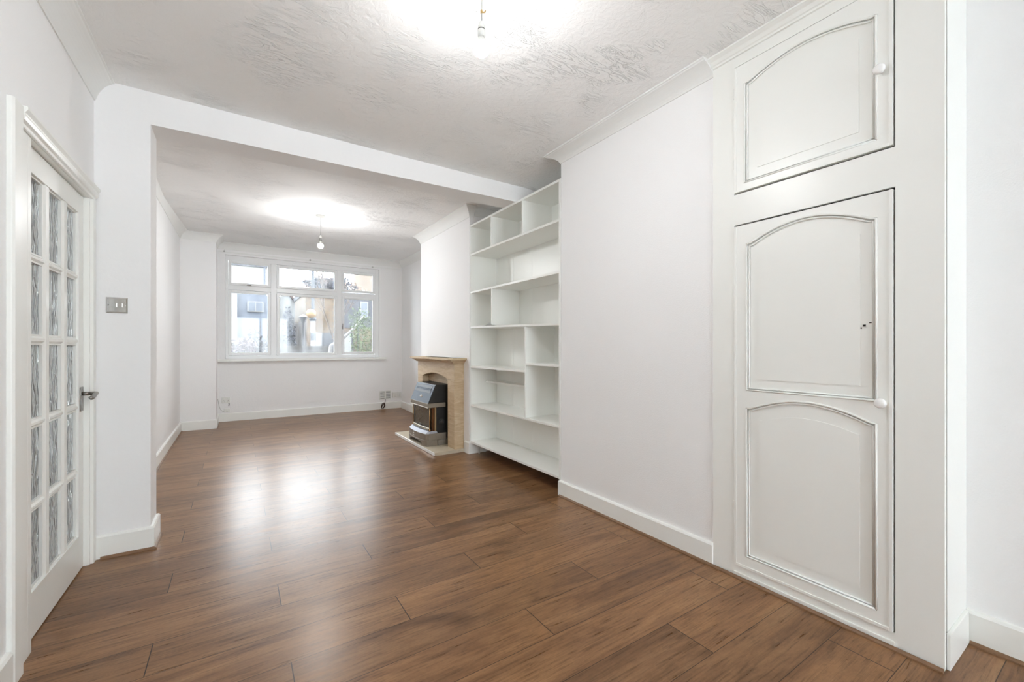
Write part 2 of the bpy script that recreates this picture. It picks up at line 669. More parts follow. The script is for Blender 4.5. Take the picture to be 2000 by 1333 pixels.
bm = B()
sweep(bm, [(XL, 3.219), (XL, -4.3)], cove_prof(0.085, 0.125), zceil)
struct('trim_coving_left', bm, COVE, 'white coving above the glazed door', 'coving', smooth=False)
bm = B()
sweep(bm, [(XR, 1.318), (XR, 2.596), (2.2, 2.596)], cove_prof(0.10, 0.078), zceil)
struct('trim_coving_breast', bm, COVE, 'white coving over the plain chimney breast beside the cupboard', 'coving')
bm = B()
sweep(bm, [(2.43, -4.3), (2.447, 0.45)], cove_prof(0.09, 0.085), zceil)
struct('trim_coving_right', bm, COVE, 'white coving at the near end of the right wall', 'coving')
bm = B()
farpath = [(XR + 0.05, 4.167), (XR, 4.167), (XR, 5.636), (2.56, 5.636), (2.69, WY), (-0.25, WY), (-0.25, 7.47), (XL, 7.47), (XL, 3.44)]
sweep(bm, farpath, cove_prof(0.085, 0.110), lambda x, y: zceil(x, max(y, 3.4)))
struct('trim_coving_far', bm, COVE, 'white coving around the window half of the room', 'coving')
bm = B()
sweep(bm, [(XA, 2.60), (XA, 3.255)], cove_prof(0.05, 0.09), zceil)
sweep(bm, [(XA, 3.475), (XA, 4.167), (XR + 0.06, 4.167)], cove_prof(0.05, 0.09), lambda x, y: zceil(x, max(y, 3.4)))
struct('trim_coving_alcove', bm, COVE, 'white coving in the alcove above the shelves', 'coving')
# thin picture-rail strip above the window
bm = B()
bx(bm, -0.248, 2.66, WY - 0.012, WY, 2.672, 2.684)
struct('trim_window_head', bm, COVE, 'thin white strip along the wall above the window', 'trim')

SK = [(0, 0), (0.018, 0), (0.018, 0.118), (0.012, 0.128), (0, 0.130)]
z0 = lambda x, y: 0.0
bm = B(); sweep(bm, [(XR, 1.318), (XR, 2.596), (2.19, 2.596)], [(o, z * 0.93) for o, z in SK], z0)
struct('baseboard_right', bm, WOOD_W, 'white skirting board below the plain chimney breast', 'skirting')
bm = B(); sweep(bm, [(2.43, -4.3), (2.447, 0.43)], SK, z0)
struct('baseboard_right_near', bm, WOOD_W, 'white skirting board at the right edge of the photo', 'skirting')
bm = B(); sweep(bm, [(XR + 0.20, 4.167), (XR, 4.167), (XR, 4.262)], SK, z0)
struct('baseboard_breast', bm, WOOD_W, 'short white skirting between fireplace and shelves', 'skirting')
bm = B(); sweep(bm, [(XR, 5.62), (XR, 5.636), (2.56, 5.636), (2.689, WY), (-0.25, WY), (-0.25, 7.47), (XL, 7.47), (XL, 3.44), ], SK, z0)
struct('baseboard_far', bm, WOOD_W, 'white skirting board around the window half of the room', 'skirting')
bm = B(); sweep(bm, [(XL, 3.43), (-0.42, 3.43), (-0.42, 3.22), (XL + 0.004, 3.22)], SK, z0)
struct('baseboard_divider', bm, WOOD_W, 'white skirting board around the stub wall', 'skirting')
bm = B(); sweep(bm, [(XL, 2.150), (XL, -4.3)], SK, z0)
struct('baseboard_left', bm, WOOD_W, 'white skirting board in the near left corner', 'skirting')
BD = [(0.018, 0), (0.032, 0), (0.031, 0.006), (0.026, 0.011), (0.018, 0.013)]
bm = B(); sweep(bm, [(XR, 0.431), (XR, 2.596)], BD, z0)
sweep(bm, [(2.43, -4.3), (2.447, 0.43 - 0.012)], BD, z0)
struct('trim_bead_right', bm, BEADM, 'brown wood edging strip along the cupboard and right skirting', 'edging strip')
bm = B(); sweep(bm, [(-0.42, 3.43), (-0.42, 3.22), (XL + 0.03, 3.22)], BD, z0)
sweep(bm, [(XL, 7.45), (XL, 3.45)], [(o - 0.001, z * 0.9) for o, z in BD], z0)
struct('trim_bead_left', bm, BEADM, 'brown wood edging strip at the foot of the stub wall', 'edging strip')
bm = B(); sweep(bm, [(XL, 2.15), (XL, -4.3)], BD, z0)
struct('trim_bead_corner', bm, BEADM, 'brown wood edging strip in the near left corner', 'edging strip')

# ---------------------------------------------------------------- GLAZED DOOR (left)
LX = -0.685        # front face of the leaf
bm = B()
AR = [(0, 0), (0.012, 0), (0.020, 0.012), (0.020, 0.060), (0.013, 0.068), (0.013, 0.078), (0, 0.082)]
# near upright
prism(bm, [(XL, 2.152), (XL + 0.014, 2.152), (XL + 0.020, 2.160), (XL + 0.020, 2.226), (XL + 0.014, 2.234), (XL, 2.234)], 'z', 0, 2.035)
# head with moulded profile (out, z)
hp = [(XL, 1.974), (XL + 0.010, 1.974), (XL + 0.010, 1.986), (XL + 0.020, 1.992), (XL + 0.024, 2.004), (XL + 0.021, 2.016), (XL + 0.030, 2.030), (XL + 0.030, 2.040), (XL, 2.044)]
prism(bm, hp, 'y', 2.234, 3.205)
# lining
bx(bm, -0.735, XL, 2.334, 2.369, 0, 1.975)
bx(bm, -0.735, XL - 0.002, 3.143, 3.157, 0, 1.975)
bx(bm, -0.735, XL - 0.001, 2.334, 3.157, 1.974, 1.992)
bx(bm, XL - 0.03, XL + 0.012, 3.157, 3.205, 0, 1.974)
bx(bm, -0.735, XL, 2.234, 2.334, 0, 1.99)
struct('trim_door_casing', bm, WOOD_W, 'white moulded casing around the glazed door', 'door casing', bevel=0.002)

D = thing('door_1', 'white fifteen-pane glazed door with rippled glass in the left wall', 'door', (LX - 0.02, 2.755, 0.006), kind='structure')
ly0, ly1, lz0, lz1 = 2.373, 3.139, 0.006, 1.970
cols = [(2.450, 2.612), (2.672, 2.842), (2.902, 3.062)]
rows = [(0.190, 0.508), (0.536, 0.846), (0.873, 1.187), (1.217, 1.523), (1.548, 1.868)]
bm = B()
def rails(bm, x0, x1):
    bx(bm, x0, x1, ly0, cols[0][0], lz0, lz1)
    bx(bm, x0, x1, cols[2][1], ly1, lz0, lz1)
    bx(bm, x0, x1, cols[0][0], cols[2][1], lz0, rows[0][0])
    bx(bm, x0, x1, cols[0][0], cols[2][1], rows[4][1], lz1)
rails(bm, LX - 0.038, LX)
leaf = obj('door_leaf', bm, WOOD_W, D, bevel=0.0015)
bm = B()
for a, b in ((0, 1), (1, 2)):
    prism(bm, [(LX - 0.034, cols[a][1]), (LX - 0.012, cols[a][1]), (LX - 0.003, cols[a][1] + 0.012), (LX - 0.003, cols[b][0] - 0.012),
               (LX - 0.012, cols[b][0]), (LX - 0.034, cols[b][0])], 'z', rows[0][0], rows[4][1])
for i in range(4):
    a, b = rows[i][1], rows[i + 1][0]
    for (c0, c1) in cols:
        m_ = (b - a) * 0.32
        prism(bm, [(LX - 0.034, a), (LX - 0.012, a), (LX - 0.003, a + m_), (LX - 0.003, b - m_), (LX - 0.012, b), (LX - 0.034, b)], 'y', c0, c1)
obj('glazing_bars', bm, WOOD_W, D)
pane0 = None
for (c0, c1) in cols:
    for (r0, r1) in rows:
        bm = B()
        bx(bm, LX - 0.026, LX - 0.020, c0, c1, r0, r1)
        pn = obj('glass_pane', bm, WAVY, D)
        bm = B()
        e = 0.007
        for q in ((LX - 0.020, LX - 0.010, c0, c0 + e, r0, r1), (LX - 0.020, LX - 0.010, c1 - e, c1, r0, r1),
                  (LX - 0.020, LX - 0.010, c0 + e, c1 - e, r0, r0 + e), (LX - 0.020, LX - 0.010, c0 + e, c1 - e, r1 - e, r1)):
            bx(bm, *q)
        obj('pane_bead', bm, WOOD_W, pn)
# handle: long backplate, neck and lever
bm = B()
bx(bm, LX, LX + 0.005, 3.080, 3.122, 0.835, 0.962)
ha = obj('door_handle', bm, STEEL, D, bevel=0.002)
bm = B()
tube(bm, [(LX + 0.004, 3.101, 0.925), (LX + 0.030, 3.101, 0.925)], 0.010, 14)
tube(bm, [(LX + 0.030, 3.101, 0.925), (LX + 0.052, 3.100, 0.926), (LX + 0.060, 3.092, 0.926), (LX + 0.061, 3.06, 0.922), (LX + 0.062, 3.03, 0.912), (LX + 0.060, 3.005, 0.909), (LX + 0.057, 2.995, 0.914)],
     [0.009, 0.010, 0.010, 0.0095, 0.009, 0.010, 0.007], 12)
obj('lever', bm, STEEL, ha, smooth=True)
bm = B()
for zz in (0.846, 0.951):
    lathe(bm, [(0.0035, LX + 0.0045), (0.0035, LX + 0.0065)], (0, 3.101, zz), 'x', 10)
obj('screw', bm, STEEL, ha)
for zc in (1.775, 0.276):
    bm = B()
    tube(bm, [(LX + 0.004, 2.370, zc - 0.04), (LX + 0.004, 2.370, zc + 0.04)], 0.0055, 10)
    bx(bm, LX - 0.001, LX + 0.002, 2.374, 2.398, zc - 0.04, zc + 0.04)
    obj('hinge', bm, WOOD_W, D)

# ---------------------------------------------------------------- LIGHT SWITCH on the stub wall
sw = thing('light_switch', 'chrome light switch plate on the stub wall beside the glazed door', 'light switch', (-0.566, 3.22, 1.364))
bm = B()
x0, x1, za, zb = -0.612, -0.520, 1.364, 1.452
A = [bm.verts.new(v) for v in ((x0, 3.2195, za), (x1, 3.2195, za), (x1, 3.2195, zb), (x0, 3.2195, zb))]
e = 0.007
Bv = [bm.verts.new(v) for v in ((x0 + e, 3.2125, za + e), (x1 - e, 3.2125, za + e), (x1 - e, 3.2125, zb - e), (x0 + e, 3.2125, zb - e))]
bm.faces.new(Bv); bm.faces.new(A[::-1])
for i in range(4):
    bm.faces.new((A[i], A[(i + 1) % 4], Bv[(i + 1) % 4], Bv[i]))
obj('switch_plate', bm, CHROME, sw)
for cx_ in (-0.575, -0.552):
    bm = B()
    bx(bm, cx_ - 0.010, cx_ + 0.010, 3.2065, 3.2125, 1.396, 1.420)
    obj('rocker', bm, CHROME, sw, bevel=0.0015)
for cx_, cz_ in ((-0.600, 1.408), (-0.532, 1.408)):
    bm = B()
    lathe(bm, [(0.0036, 3.2095), (0.0036, 3.2125)], (cx_, 0, cz_), 'y', 12)
    obj('screw', bm, STEEL, sw)

# ---------------------------------------------------------------- PENDANT LIGHTS
def bulb_mat(name, strength):
    m = bpy.data.materials.new(name)
    m.use_nodes = True
    p = m.node_tree.nodes['Principled BSDF']
    p.inputs['Base Color'].default_value = (1, 1, 1, 1)
    p.inputs['Emission Color'].default_value = BULB_COL + (1,)
    p.inputs['Emission Strength'].default_value = strength
    return m


def pendant(x, y, zbulb, ztop_sock, strength, label, k=1.0, dark_ring=False):
    zc = zceil(x, y)
    t = thing('pendant_light', label, 'pendant light', (x, y, zbulb - 0.052))
    bm = B()
    lathe(bm, [(0.052, zc + 0.001), (0.050, zc - 0.008), (0.040, zc - 0.018), (0.015, zc - 0.024), (0.006, zc - 0.030)], (x, y, 0), 'z', 28)
    obj('ceiling_rose', bm, PLASTIC, t, smooth=True)
    bm = B()
    tube(bm, [(x, y, zc - 0.026), (x + 0.002, y, (zc + ztop_sock) / 2), (x, y, ztop_sock - 0.004)], 0.0034, 8)
    obj('flex', bm, FLEX, t, smooth=True)
    s = ztop_sock
    bm = B()
    lathe(bm, [(0.004, s), (0.009, s - 0.006), (0.014, s - 0.022), (0.0155, s - 0.034)], (x, y, 0), 'z', 24)
    obj('lamp_holder', bm, PLASTIC, t, smooth=True)
    bm = B()
    lathe(bm, [(0.0150, s - 0.034), (0.0150, s - 0.038)], (x, y, 0), 'z', 24)
    if dark_ring:
        pass
    obj('contact_ring', bm, GAP, t)
    bm = B()
    sk = s - 0.038
    lathe(bm, [(0.0158, sk), (0.0158, sk - 0.024), (0.0135, sk - 0.028)], (x, y, 0), 'z', 24)
    obj('bulb_cap', bm, STEEL if dark_ring else PLASTIC, t, smooth=True)
    # GLS bulb
    top = sk - 0.028
    prof = [(0.0125, top), (0.0135, top - 0.012)]
    cz = zbulb
    R = 0.030 * k
    for i in range(3, 25):
        a = math.pi * i / 24
        r_ = R * math.sin(a)
        z_ = cz + R * math.cos(a) * (1.22 if math.cos(a) > 0 else 1.0)
        prof.append((max(r_, 0.0006), z_))
    prof.sort(key=lambda q: -q[1])
    cut = cz + 0.012
    neck = [q for q in prof if q[1] > cut]
    dome = [neck[-1]] + [q for q in prof if q[1] <= cut]
    bm = B()
    lathe(bm, neck, (x, y, 0), 'z', 28)
    obj('bulb_neck', bm, PLASTIC, t, smooth=True)
    bm = B()
    lathe(bm, dome, (x, y, 0), 'z', 28)
    obj('bulb', bm, bulb_mat('lit_bulb_glass', strength), t, smooth=True)
    return t


P1 = pendant(0.847, 1.535, 2.404, 2.516, BULB_NEAR, 'bare lit bulb on white flex, nearest the camera with tape on its flex', k=1.12)
bm = B()
tube(bm, [(0.844, 1.531, 2.556), (0.852, 1.531, 2.552), (0.861, 1.531, 2.557), (0.866, 1.531, 2.567)], [0.002, 0.0032, 0.003, 0.001], 8)
tube(bm, [(0.847, 1.535, 2.548), (0.847, 1.535, 2.562)], 0.0045, 8)
obj('tape', bm, mat('brown_tape', rgb(196, 160, 96), 0.6), P1, label='tan twist of tape on the flex')
P2 = pendant(0.826, 5.39, 2.362, 2.485, BULB_FAR, 'bare lit bulb hanging in front of the far window', dark_ring=True)

# ---------------------------------------------------------------- FRONT WINDOW
W = thing('window_1', 'white framed six-light front window in the far wall', 'window', (1.056, 8.16, 0.985), kind='structure')
fy0, fy1 = 8.130, 8.200
sashes = [(-0.114, 0.481, 1.039, 2.092), (-0.114, 0.481, 2.165, 2.567), (0.563, 1.520, 1.030, 2.092), (0.563, 1.520, 2.165, 2.560),
          (1.598, 2.195, 1.045, 2.100), (1.598, 2.195, 2.175, 2.563)]
bm = B()
bx(bm, OX0 + 0.0, -0.112, fy0, fy1, OZ0, OZ1)
bx(bm, 2.193, OX1, fy0, fy1, OZ0, OZ1)
bx(bm, -0.112, 2.193, fy0, fy1, 2.562, OZ1)
bx(bm, -0.112, 2.193, fy0, fy1, OZ0, 1.040)
bx(bm, 0.479, 0.565, fy0, fy1, 1.040, 2.562)
bx(bm, 1.518, 1.600, fy0, fy1, 1.040, 2.562)
for a, b in ((-0.112, 0.479), (0.565, 1.518), (1.600, 2.193)):
    bx(bm, a, b, fy0, fy1, 2.094, 2.168)
obj('window_frame', bm, UPVC, W, bevel=0.004)
# trickle vent on centre head, blind bracket lower left
bm = B()
bx(bm, 0.80, 1.28, fy0 - 0.014, fy0, 2.572, 2.590)
obj('trickle_vent', bm, UPVC, W, bevel=0.003)
bm = B()
bx(bm, -0.146, -0.105, fy0 - 0.03, fy0, 0.990, 1.055)
obj('frame_block', bm, UPVC, W, bevel=0.003)
glm = [GLASS_HALF, GLASS_HALF, GLASS_MIST, GLASS_MIST, GLASS_CLEAR, GLASS_HALF]
for k, (a, b, c, d) in enumerate(sashes):
    t_ = 0.042
    g_ = 0.004
    a, b, c, d = a + g_, b - g_, c + g_, d - g_
    bm = B()
    s0, s1 = fy0 - 0.010, fy0 + 0.045
    bx(bm, a, a + t_, s0, s1, c, d)
    bx(bm, b - t_, b, s0, s1, c, d)
    bx(bm, a + t_, b - t_, s0, s1, c, c + t_)
    bx(bm, a + t_, b - t_, s0, s1, d - t_, d)
    sh = obj('sash', bm, UPVC, W, bevel=0.004)
    bm = B()
    bx(bm, a + t_, b - t_, fy0 + 0.020, fy0 + 0.026, c + t_, d - t_)
    obj('pane', bm, glm[k], sh)
    if k in (1, 5):
        xm = (a + b) / 2
        bm = B()
        bx(bm, xm - 0.02, xm + 0.02, s0 - 0.012, s0, c + 0.004, c + 0.022)
        tube(bm, [(xm - 0.045, s0 - 0.018, c + 0.010), (xm + 0.015, s0 - 0.018, c + 0.012)], 0.006, 8)
        obj('window_latch', bm, STEEL if k == 1 else UPVC, sh)
    if k in (0, 4):
        xm = b - 0.01 if k == 0 else a + 0.01
        bm = B()
        bx(bm, xm - 0.008, xm + 0.008, s0 - 0.012, s0, 1.50, 1.56)
        tube(bm, [(xm, s0 - 0.018, 1.53), (xm, s0 - 0.020, 1.60)], 0.006, 8)
        obj('window_latch', bm, STEEL if k == 4 else UPVC, sh)
bm = B()
bx(bm, -0.249, 2.375, 7.995, WY, 0.945, 0.984)
bx(bm, OX0, OX1, WY, fy0 + 0.02, 0.945, 0.9849)
ws = obj('window_sill', bm, WOOD_W, W, bevel=0.006)
bm = B()
bx(bm, OX0 - 0.04, OX1 + 0.04, fy1, fy1 + 0.14, 0.93, 0.984)
obj('outer_sill', bm, mat('pale_concrete', rgb(190, 188, 182), 0.8), W)

for (x, z) in ((-0.163, 2.690), (1.068, 2.683), (2.126, 2.670)):
    bm = B()
    tube(bm, [(x, WY, z), (x, WY - 0.022, z)], 0.004, 8)
    ring = [(x + 0.011 * math.sin(2 * math.pi * i / 12), WY - 0.030, z - 0.002 + 0.013 * math.cos(2 * math.pi * i / 12)) for i in range(11)]
    tube(bm, ring, 0.0032, 6)
    o = obj('curtain_hook', bm, STEEL)
    tag(o, {-0.163: 'small metal curtain eye hook above the left end of the window', 1.068: 'small metal curtain eye hook above the middle of the window',
            2.126: 'small metal curtain eye hook above the right end of the window'}[x], 'hook', 'curtain wire hooks above the window')

# ---------------------------------------------------------------- SOCKETS, VENT, CABLES on the far wall
def socket(x0, x1, z0_, z1_, label, group, doubled=True):
    t = thing('power_socket', label, 'socket', ((x0 + x1) / 2, WY, z0_), group)
    bm = B()
    bx(bm, x0, x1, WY - 0.028, WY, z0_, z1_)
    obj('back_box', bm, PLASTIC, t, bevel=0.004)
    n = 2 if doubled else 1
    for i in range(n):
        cx_ = x0 + (x1 - x0) * (i + 0.5) / n
        bm = B()
        bx(bm, cx_ - 0.008, cx_ + 0.008, WY - 0.033, WY - 0.028, z1_ - 0.030, z1_ - 0.012)
        obj('rocker', bm, PLASTIC, t, bevel=0.0015)
        bm = B()
        bx(bm, cx_ - 0.002, cx_ + 0.002, WY - 0.0285, WY - 0.0278, z0_ + 0.035, z0_ + 0.045)
        bx(bm, cx_ - 0.012, cx_ - 0.006, WY - 0.0285, WY - 0.0278, z0_ + 0.018, z0_ + 0.022)
        bx(bm, cx_ + 0.006, cx_ + 0.012, WY - 0.0285, WY - 0.0278, z0_ + 0.018, z0_ + 0.022)
        obj('pin_holes', bm, GAP, t)
    return t


s1_ = socket(-0.196, -0.085, 0.292, 0.386, 'white double socket low on the far wall, left of the window', 'sockets on the far wall')
s2_ = socket(-0.165, -0.088, 0.145, 0.205, 'small white outlet box just above the skirting, under the left socket', 'sockets on the far wall', False)
bm = B()
tube(bm, [(-0.10, WY - 0.034, 0.292), (-0.098, WY - 0.036, 0.262), (-0.104, WY - 0.030, 0.245)], 0.006, 8)
o = obj('plug_lead', bm, mat('grey_lead', rgb(110, 110, 106), 0.5))
tag(o, 'short grey lead hanging from the left wall socket', 'cable')
bm = B()
tube(bm, [(-0.245, WY - 0.008, 0.36), (-0.238, WY - 0.008, 0.30), (-0.225, WY - 0.008, 0.235), (-0.205, WY - 0.008, 0.185), (-0.175, WY - 0.010, 0.160), (-0.163, WY - 0.012, 0.158)], 0.003, 6)
o = obj('telephone_cable', bm, mat('off_white_cable', rgb(178, 178, 174), 0.5))
tag(o, 'thin off-white cable curving down the wall to the small outlet box', 'cable')
s3_ = socket(2.505, 2.605, 0.212, 0.305, 'white socket left of the pair near the right far corner', 'sockets on the far wall', False)
s4_ = socket(2.607, 2.672, 0.212, 0.310, 'white blank outlet tight in the right far corner', 'sockets on the far wall', False)

v = thing('wall_vent', 'white louvred air vent low on the far wall', 'vent', (2.372, WY, 0.185))
bm = B()
bx(bm, 2.262, 2.482, WY - 0.006, WY, 0.178, 0.345)
obj('vent_plate', bm, PLASTIC, v, bevel=0.002)
bm = B()
for i in range(7):
    z_ = 0.200 + i * 0.0205
    for a, b in ((2.278, 2.358), (2.386, 2.466)):
        bx(bm, a, b, WY - 0.0068, WY - 0.0058, z_, z_ + 0.0085)
obj('vent_slots', bm, mat('grey_slot_shadow', rgb(84, 84, 84), 0.8), v)
bm = B()
for i in range(7):
    z_ = 0.2090 + i * 0.0205
    for a, b in ((2.278, 2.358), (2.386, 2.466)):
        prism(bm, [(WY - 0.006, z_), (WY - 0.014, z_ - 0.001), (WY - 0.014, z_ + 0.002), (WY - 0.006, z_ + 0.006)], 'x', a, b)
obj('louvres', bm, PLASTIC, v)

CAB = mat('brown_coax_cable', rgb(70, 40, 28), 0.5)
bm = B()
cx0, cy0 = 2.33, WY - 0.045
random.seed(3)
pts = [(2.372, WY - 0.008, 0.195), (2.37, WY - 0.022, 0.150), (2.355, WY - 0.028, 0.125)]
for i in range(64):
    t = i / 12.0 * 2 * math.pi
    k = i / 63
    wx = 0.036 + 0.010 * math.sin(t * 0.31)
    pts.append((2.335 + wx * math.sin(t) * 0.75 - 0.025 * (0.5 - 0.5 * math.cos(t)), WY - 0.030 - 0.014 * k - 0.006 * math.sin(t * .7), 0.018 + (0.085 + 0.020 * math.sin(t * 0.23)) * (0.5 + 0.5 * math.cos(t))))
tube(bm, pts, 0.0042, 6)
o = obj('coiled_cable', bm, CAB, smooth=True)
tag(o, 'coil of dark brown cable hanging below the wall vent', 'cable')

# ---------------------------------------------------------------- BOOKCASE in the alcove
bk = thing('alcove_bookcase', 'tall white built-in shelving unit filling the alcove between the chimney breasts', 'bookcase', (2.32, 3.38, 0.12))
BF, BB = 2.152, 2.498
Y0, Y1 = 2.602, 4.162
T = 0.020
def shelf(z, ya, yb, f=BF, name='shelf', z2=None, lab=None):
    """board whose front edge is centred on z at ya, z2 at yb"""
    z2 = z if z2 is None else z2
    bm = B()
    vs = []
    for x in (f, BB - 0.012):
        for (y, zz) in ((ya, z), (yb, z2)):
            for s in (-T / 2, T / 2):
                vs.append(bm.verts.new((x, y, zz + s)))
    for q in ((0, 1, 3, 2), (4, 6, 7, 5), (0, 4, 5, 1), (2, 3, 7, 6), (0, 2, 6, 4), (1, 5, 7, 3)):
        bm.faces.new([vs[i] for i in q])
    return obj(name, bm, SHELF_W, bk, bevel=0.0015, label=lab)
def divider(y, za, zb, f=BF):
    return box_obj('divider', (f + 0.002, BB - 0.012, y - 0.009, y + 0.009, za + T / 2, zb - T / 2), SHELF_W, bk, bevel=0.001)
box_obj('side_panel', (BF - 0.004, BB, Y0 - 0.001, Y0 + 0.022, 0.120, 2.505), SHELF_W, bk, bevel=0.0015)
box_obj('side_panel', (BF + 0.004, BB, Y1 - 0.012, Y1, 0.120, 2.505), SHELF_W, bk, bevel=0.0015)
bm = B()
bx(bm, BB - 0.012, BB, Y0, Y1, 0.120, 2.50)
for yy in (2.98, 3.45, 3.80):
    bx(bm, BB - 0.0135, BB - 0.012, yy - 0.0012, yy + 0.0012, 0.15, 2.48)
obj('back_panel', bm, SHELF_W, bk)
ya, yb = Y0 + 0.022, Y1 - 0.012
shelf(2.502, Y0, Y1, name='top_panel')
shelf(2.186, ya, yb)
shelf(1.772, ya, yb)
shelf(1.355, ya, yb, z2=1.391)
shelf(0.957, 3.113, yb)
shelf(1.022, ya, 3.095)
shelf(0.536, ya, yb)
shelf(0.132, ya, yb)
shelf(0.788, 3.113, yb, f=2.345, name='half_depth_shelf', lab='narrow set-back white shelf')
divider(3.704, 2.186, 2.502)
divider(3.148, 2.186, 2.502)
divider(3.694, 1.388, 1.772)
divider(3.104, 0.536, 1.362)

# leaflets on the fourth shelf
bm = B()
bx(bm, 2.170, 2.330, 3.93, 4.05, 1.3975, 1.4000, None)
bx(bm, 2.180, 2.320, 3.90, 4.02, 1.4000, 1.4030)
prism(bm, [(3.90, 1.4030), (3.80, 1.4300), (3.80, 1.4320), (3.90, 1.4060)], 'x', 2.19, 2.31)
o = obj('folded_leaflet', bm, PAPER)
tag(o, 'folded white leaflet lying on the fourth shelf of the bookcase', 'leaflet')

# white pipe in alcove below shelves
bm = B()
tube(bm, [(2.245, 4.118, 0.0), (2.245, 4.118, 0.120)], 0.009, 10)
o = obj('heating_pipe', bm, PLASTIC)
tag(o, 'thin white pipe rising from the floor under the bookcase', 'pipe')

# ---------------------------------------------------------------- BUILT-IN CUPBOARD
cb = thing('built_in_cupboard', 'tall white built-in cupboard with a large lower and small upper panelled door', 'cupboard', (2.3, 0.875, 0.0))
FX = 2.142          # face of frame
DX = 2.139          # face of door
cy0, cy1 = 0.432, 1.318
dy0, dy1 = 0.569, 1.203
L0, L1 = 0.060, 1.795
U0, U1 = 1.950, 2.602
def crz(y):
    return zceil(2.15, y)
bm = B()
ct = 2.70
bx(bm, FX, 2.158, cy0, dy0, 0, ct)
bx(bm, FX, 2.158, dy1, cy1, 0, ct)
bx(bm, FX, 2.158, dy0, dy1, 0, L0)
bx(bm, FX, 2.158, dy0, dy1, L1, U0)
bx(bm, FX, 2.158, dy0, dy1, U1, ct)
obj('face_frame', bm, WOOD_W, cb)
box_obj('plinth_strip', (FX - 0.006, FX, dy0, dy1, 0.0, 0.027), WOOD_W, cb, bevel=0.002)
box_obj('side_panel', (2.175, 2.447, cy0, cy0 + 0.018, 0, ct), WOOD_W, cb)
bm = B()
bx(bm, 2.160, 2.425, cy0 - 0.012, cy0, 0, 0.130)
obj('side_skirting', bm, WOOD_W, cb, bevel=0.002)
box_obj('interior_back', (2.60, 2.61, cy0 + 0.02, 1.298, 0.0, ct), GAP, cb)
bm = B()
prof = [(0, -0.046), (0.012, -0.046), (0.014, -0.038), (0.020, -0.034), (0.030, -0.020), (0.040, -0.014), (0.046, -0.010), (0.050, -0.008), (0.050, 0.0), (0.0, 0.0)]
sweep(bm, [(2.30, cy0), (FX, cy0), (FX, cy1 - 0.001)], prof, zceil)
obj('cornice', bm, WOOD_W, cb)


def arch(y0, y1, zs, rise, n=26, flat=0.13):
    """cathedral arch outline from (y0,zs) to (y1,zs) : short ogee shoulders then curve"""
    pts = []
    for i in range(n + 1):
        t = i / n
        u = 2 * t - 1
        a = abs(u)
        if a > 1 - flat:
            s = (1 - a) / flat
            z = zs + rise * 0.16 * s * s * (1.0)
        else:
            q = a / (1 - flat)
            z = zs + rise * (0.16 + 0.84 * (1 - q ** 1.9))
        pts.append((y0 + (y1 - y0) * t, z))
    return pts


def panel_door(z0_, z1_, panels, knob, hinges, name):
    """panels: list of (ya, yb, zbot, zshoulder, rise, field)"""
    bm = B()
    th = 0.018
    g_ = 0.0035
    a, b = dy0 + g_ * 1.6, dy1 - g_ * 0.5
    lower_ = z1_ < 2.0
    z0_, z1_ = z0_ + (0.002 if lower_ else 0.008), z1_ - (0.009 if lower_ else 0.0045)
    ps = sorted(panels, key=lambda q: q[2])
    ya, yb = ps[0][0], ps[0][1]
    bx(bm, DX, DX + th, a, ya, z0_, z1_)
    bx(bm, DX, DX + th, yb, b, z0_, z1_)
    bx(bm, DX, DX + th, ya, yb, z0_, ps[0][2])
    for i, q in enumerate(ps):
        up = ps[i + 1][2] if i + 1 < len(ps) else z1_
        ar = arch(ya, yb, q[3], q[4])
        strip_prism(bm, ar, [(y, up) for y, _ in ar], 'x', DX, DX + th)
    d = obj(name, bm, WOOD_W, cb)
    # moulded door edge
    bm = B()
    e = 0.012
    for dims in ((DX - 0.004, DX, a, a + e, z0_, z1_), (DX - 0.002, DX, b - e, b, z0_, z1_), (DX - 0.004, DX, a + e, b - e, z0_, z0_ + e)):
        bx(bm, *dims)
    obj('edge_moulding', bm, WOOD_W, d, bevel=0.0015)
    for q in ps:
        bm = B()
        ya_, yb_, zb, zs, rise, fi = q
        ar = arch(ya_, yb_, zs, rise)
        # recessed panel
        strip_prism(bm, [(y, zb) for y, _ in ar], ar, 'x', DX + 0.011, DX + 0.0175)
        # raised field
        k = fi
        ar2 = arch(ya_ + k, yb_ - k, zs - k * 0.95, rise * 0.62)
        strip_prism(bm, [(y, zb + k) for y, _ in ar2], ar2, 'x', DX + 0.0075, DX + 0.011)
        pn = obj('panel', bm, WOOD_W, d)
        bm = B()
        loop = [(y, z) for y, z in ar]
        c1 = [(DX + 0.004, y, z) for y, z in loop]
        for off, rr_, dep in ((0.004, 0.0055, 0.0015), (0.014, 0.0045, 0.006)):
            ar3 = arch(ya_ + off, yb_ - off, zs - off, rise)
            pth = [(DX + dep, ya_ + off, zb + off)] + [(DX + dep, y, z) for y, z in ar3] + [(DX + dep, yb_ - off, zb + off), (DX + dep, ya_ + off, zb + off)]
            tube(bm, pth, rr_, 6)
        obj('panel_moulding', bm, WOOD_W, d, smooth=True)
    ky, kz = knob
    bm = B()
    prof = [(0.009, DX), (0.009, DX - 0.012), (0.013, DX - 0.016), (0.019, DX - 0.021), (0.0205, DX - 0.028), (0.018, DX - 0.034), (0.011, DX - 0.038), (0.003, DX - 0.0395)]
    lathe(bm, prof, (0, ky, kz), 'x', 24)
    obj('knob', bm, mat('white_ceramic_knob', rgb(244, 244, 243), 0.2), d, smooth=True)
    for hz in hinges:
        bm = B()
        tube(bm, [(DX + 0.004, dy1 + 0.001, hz - 0.025), (DX + 0.004, dy1 + 0.001, hz + 0.025)], 0.0045, 8)
        obj('hinge', bm, WOOD_W, d)
    return d


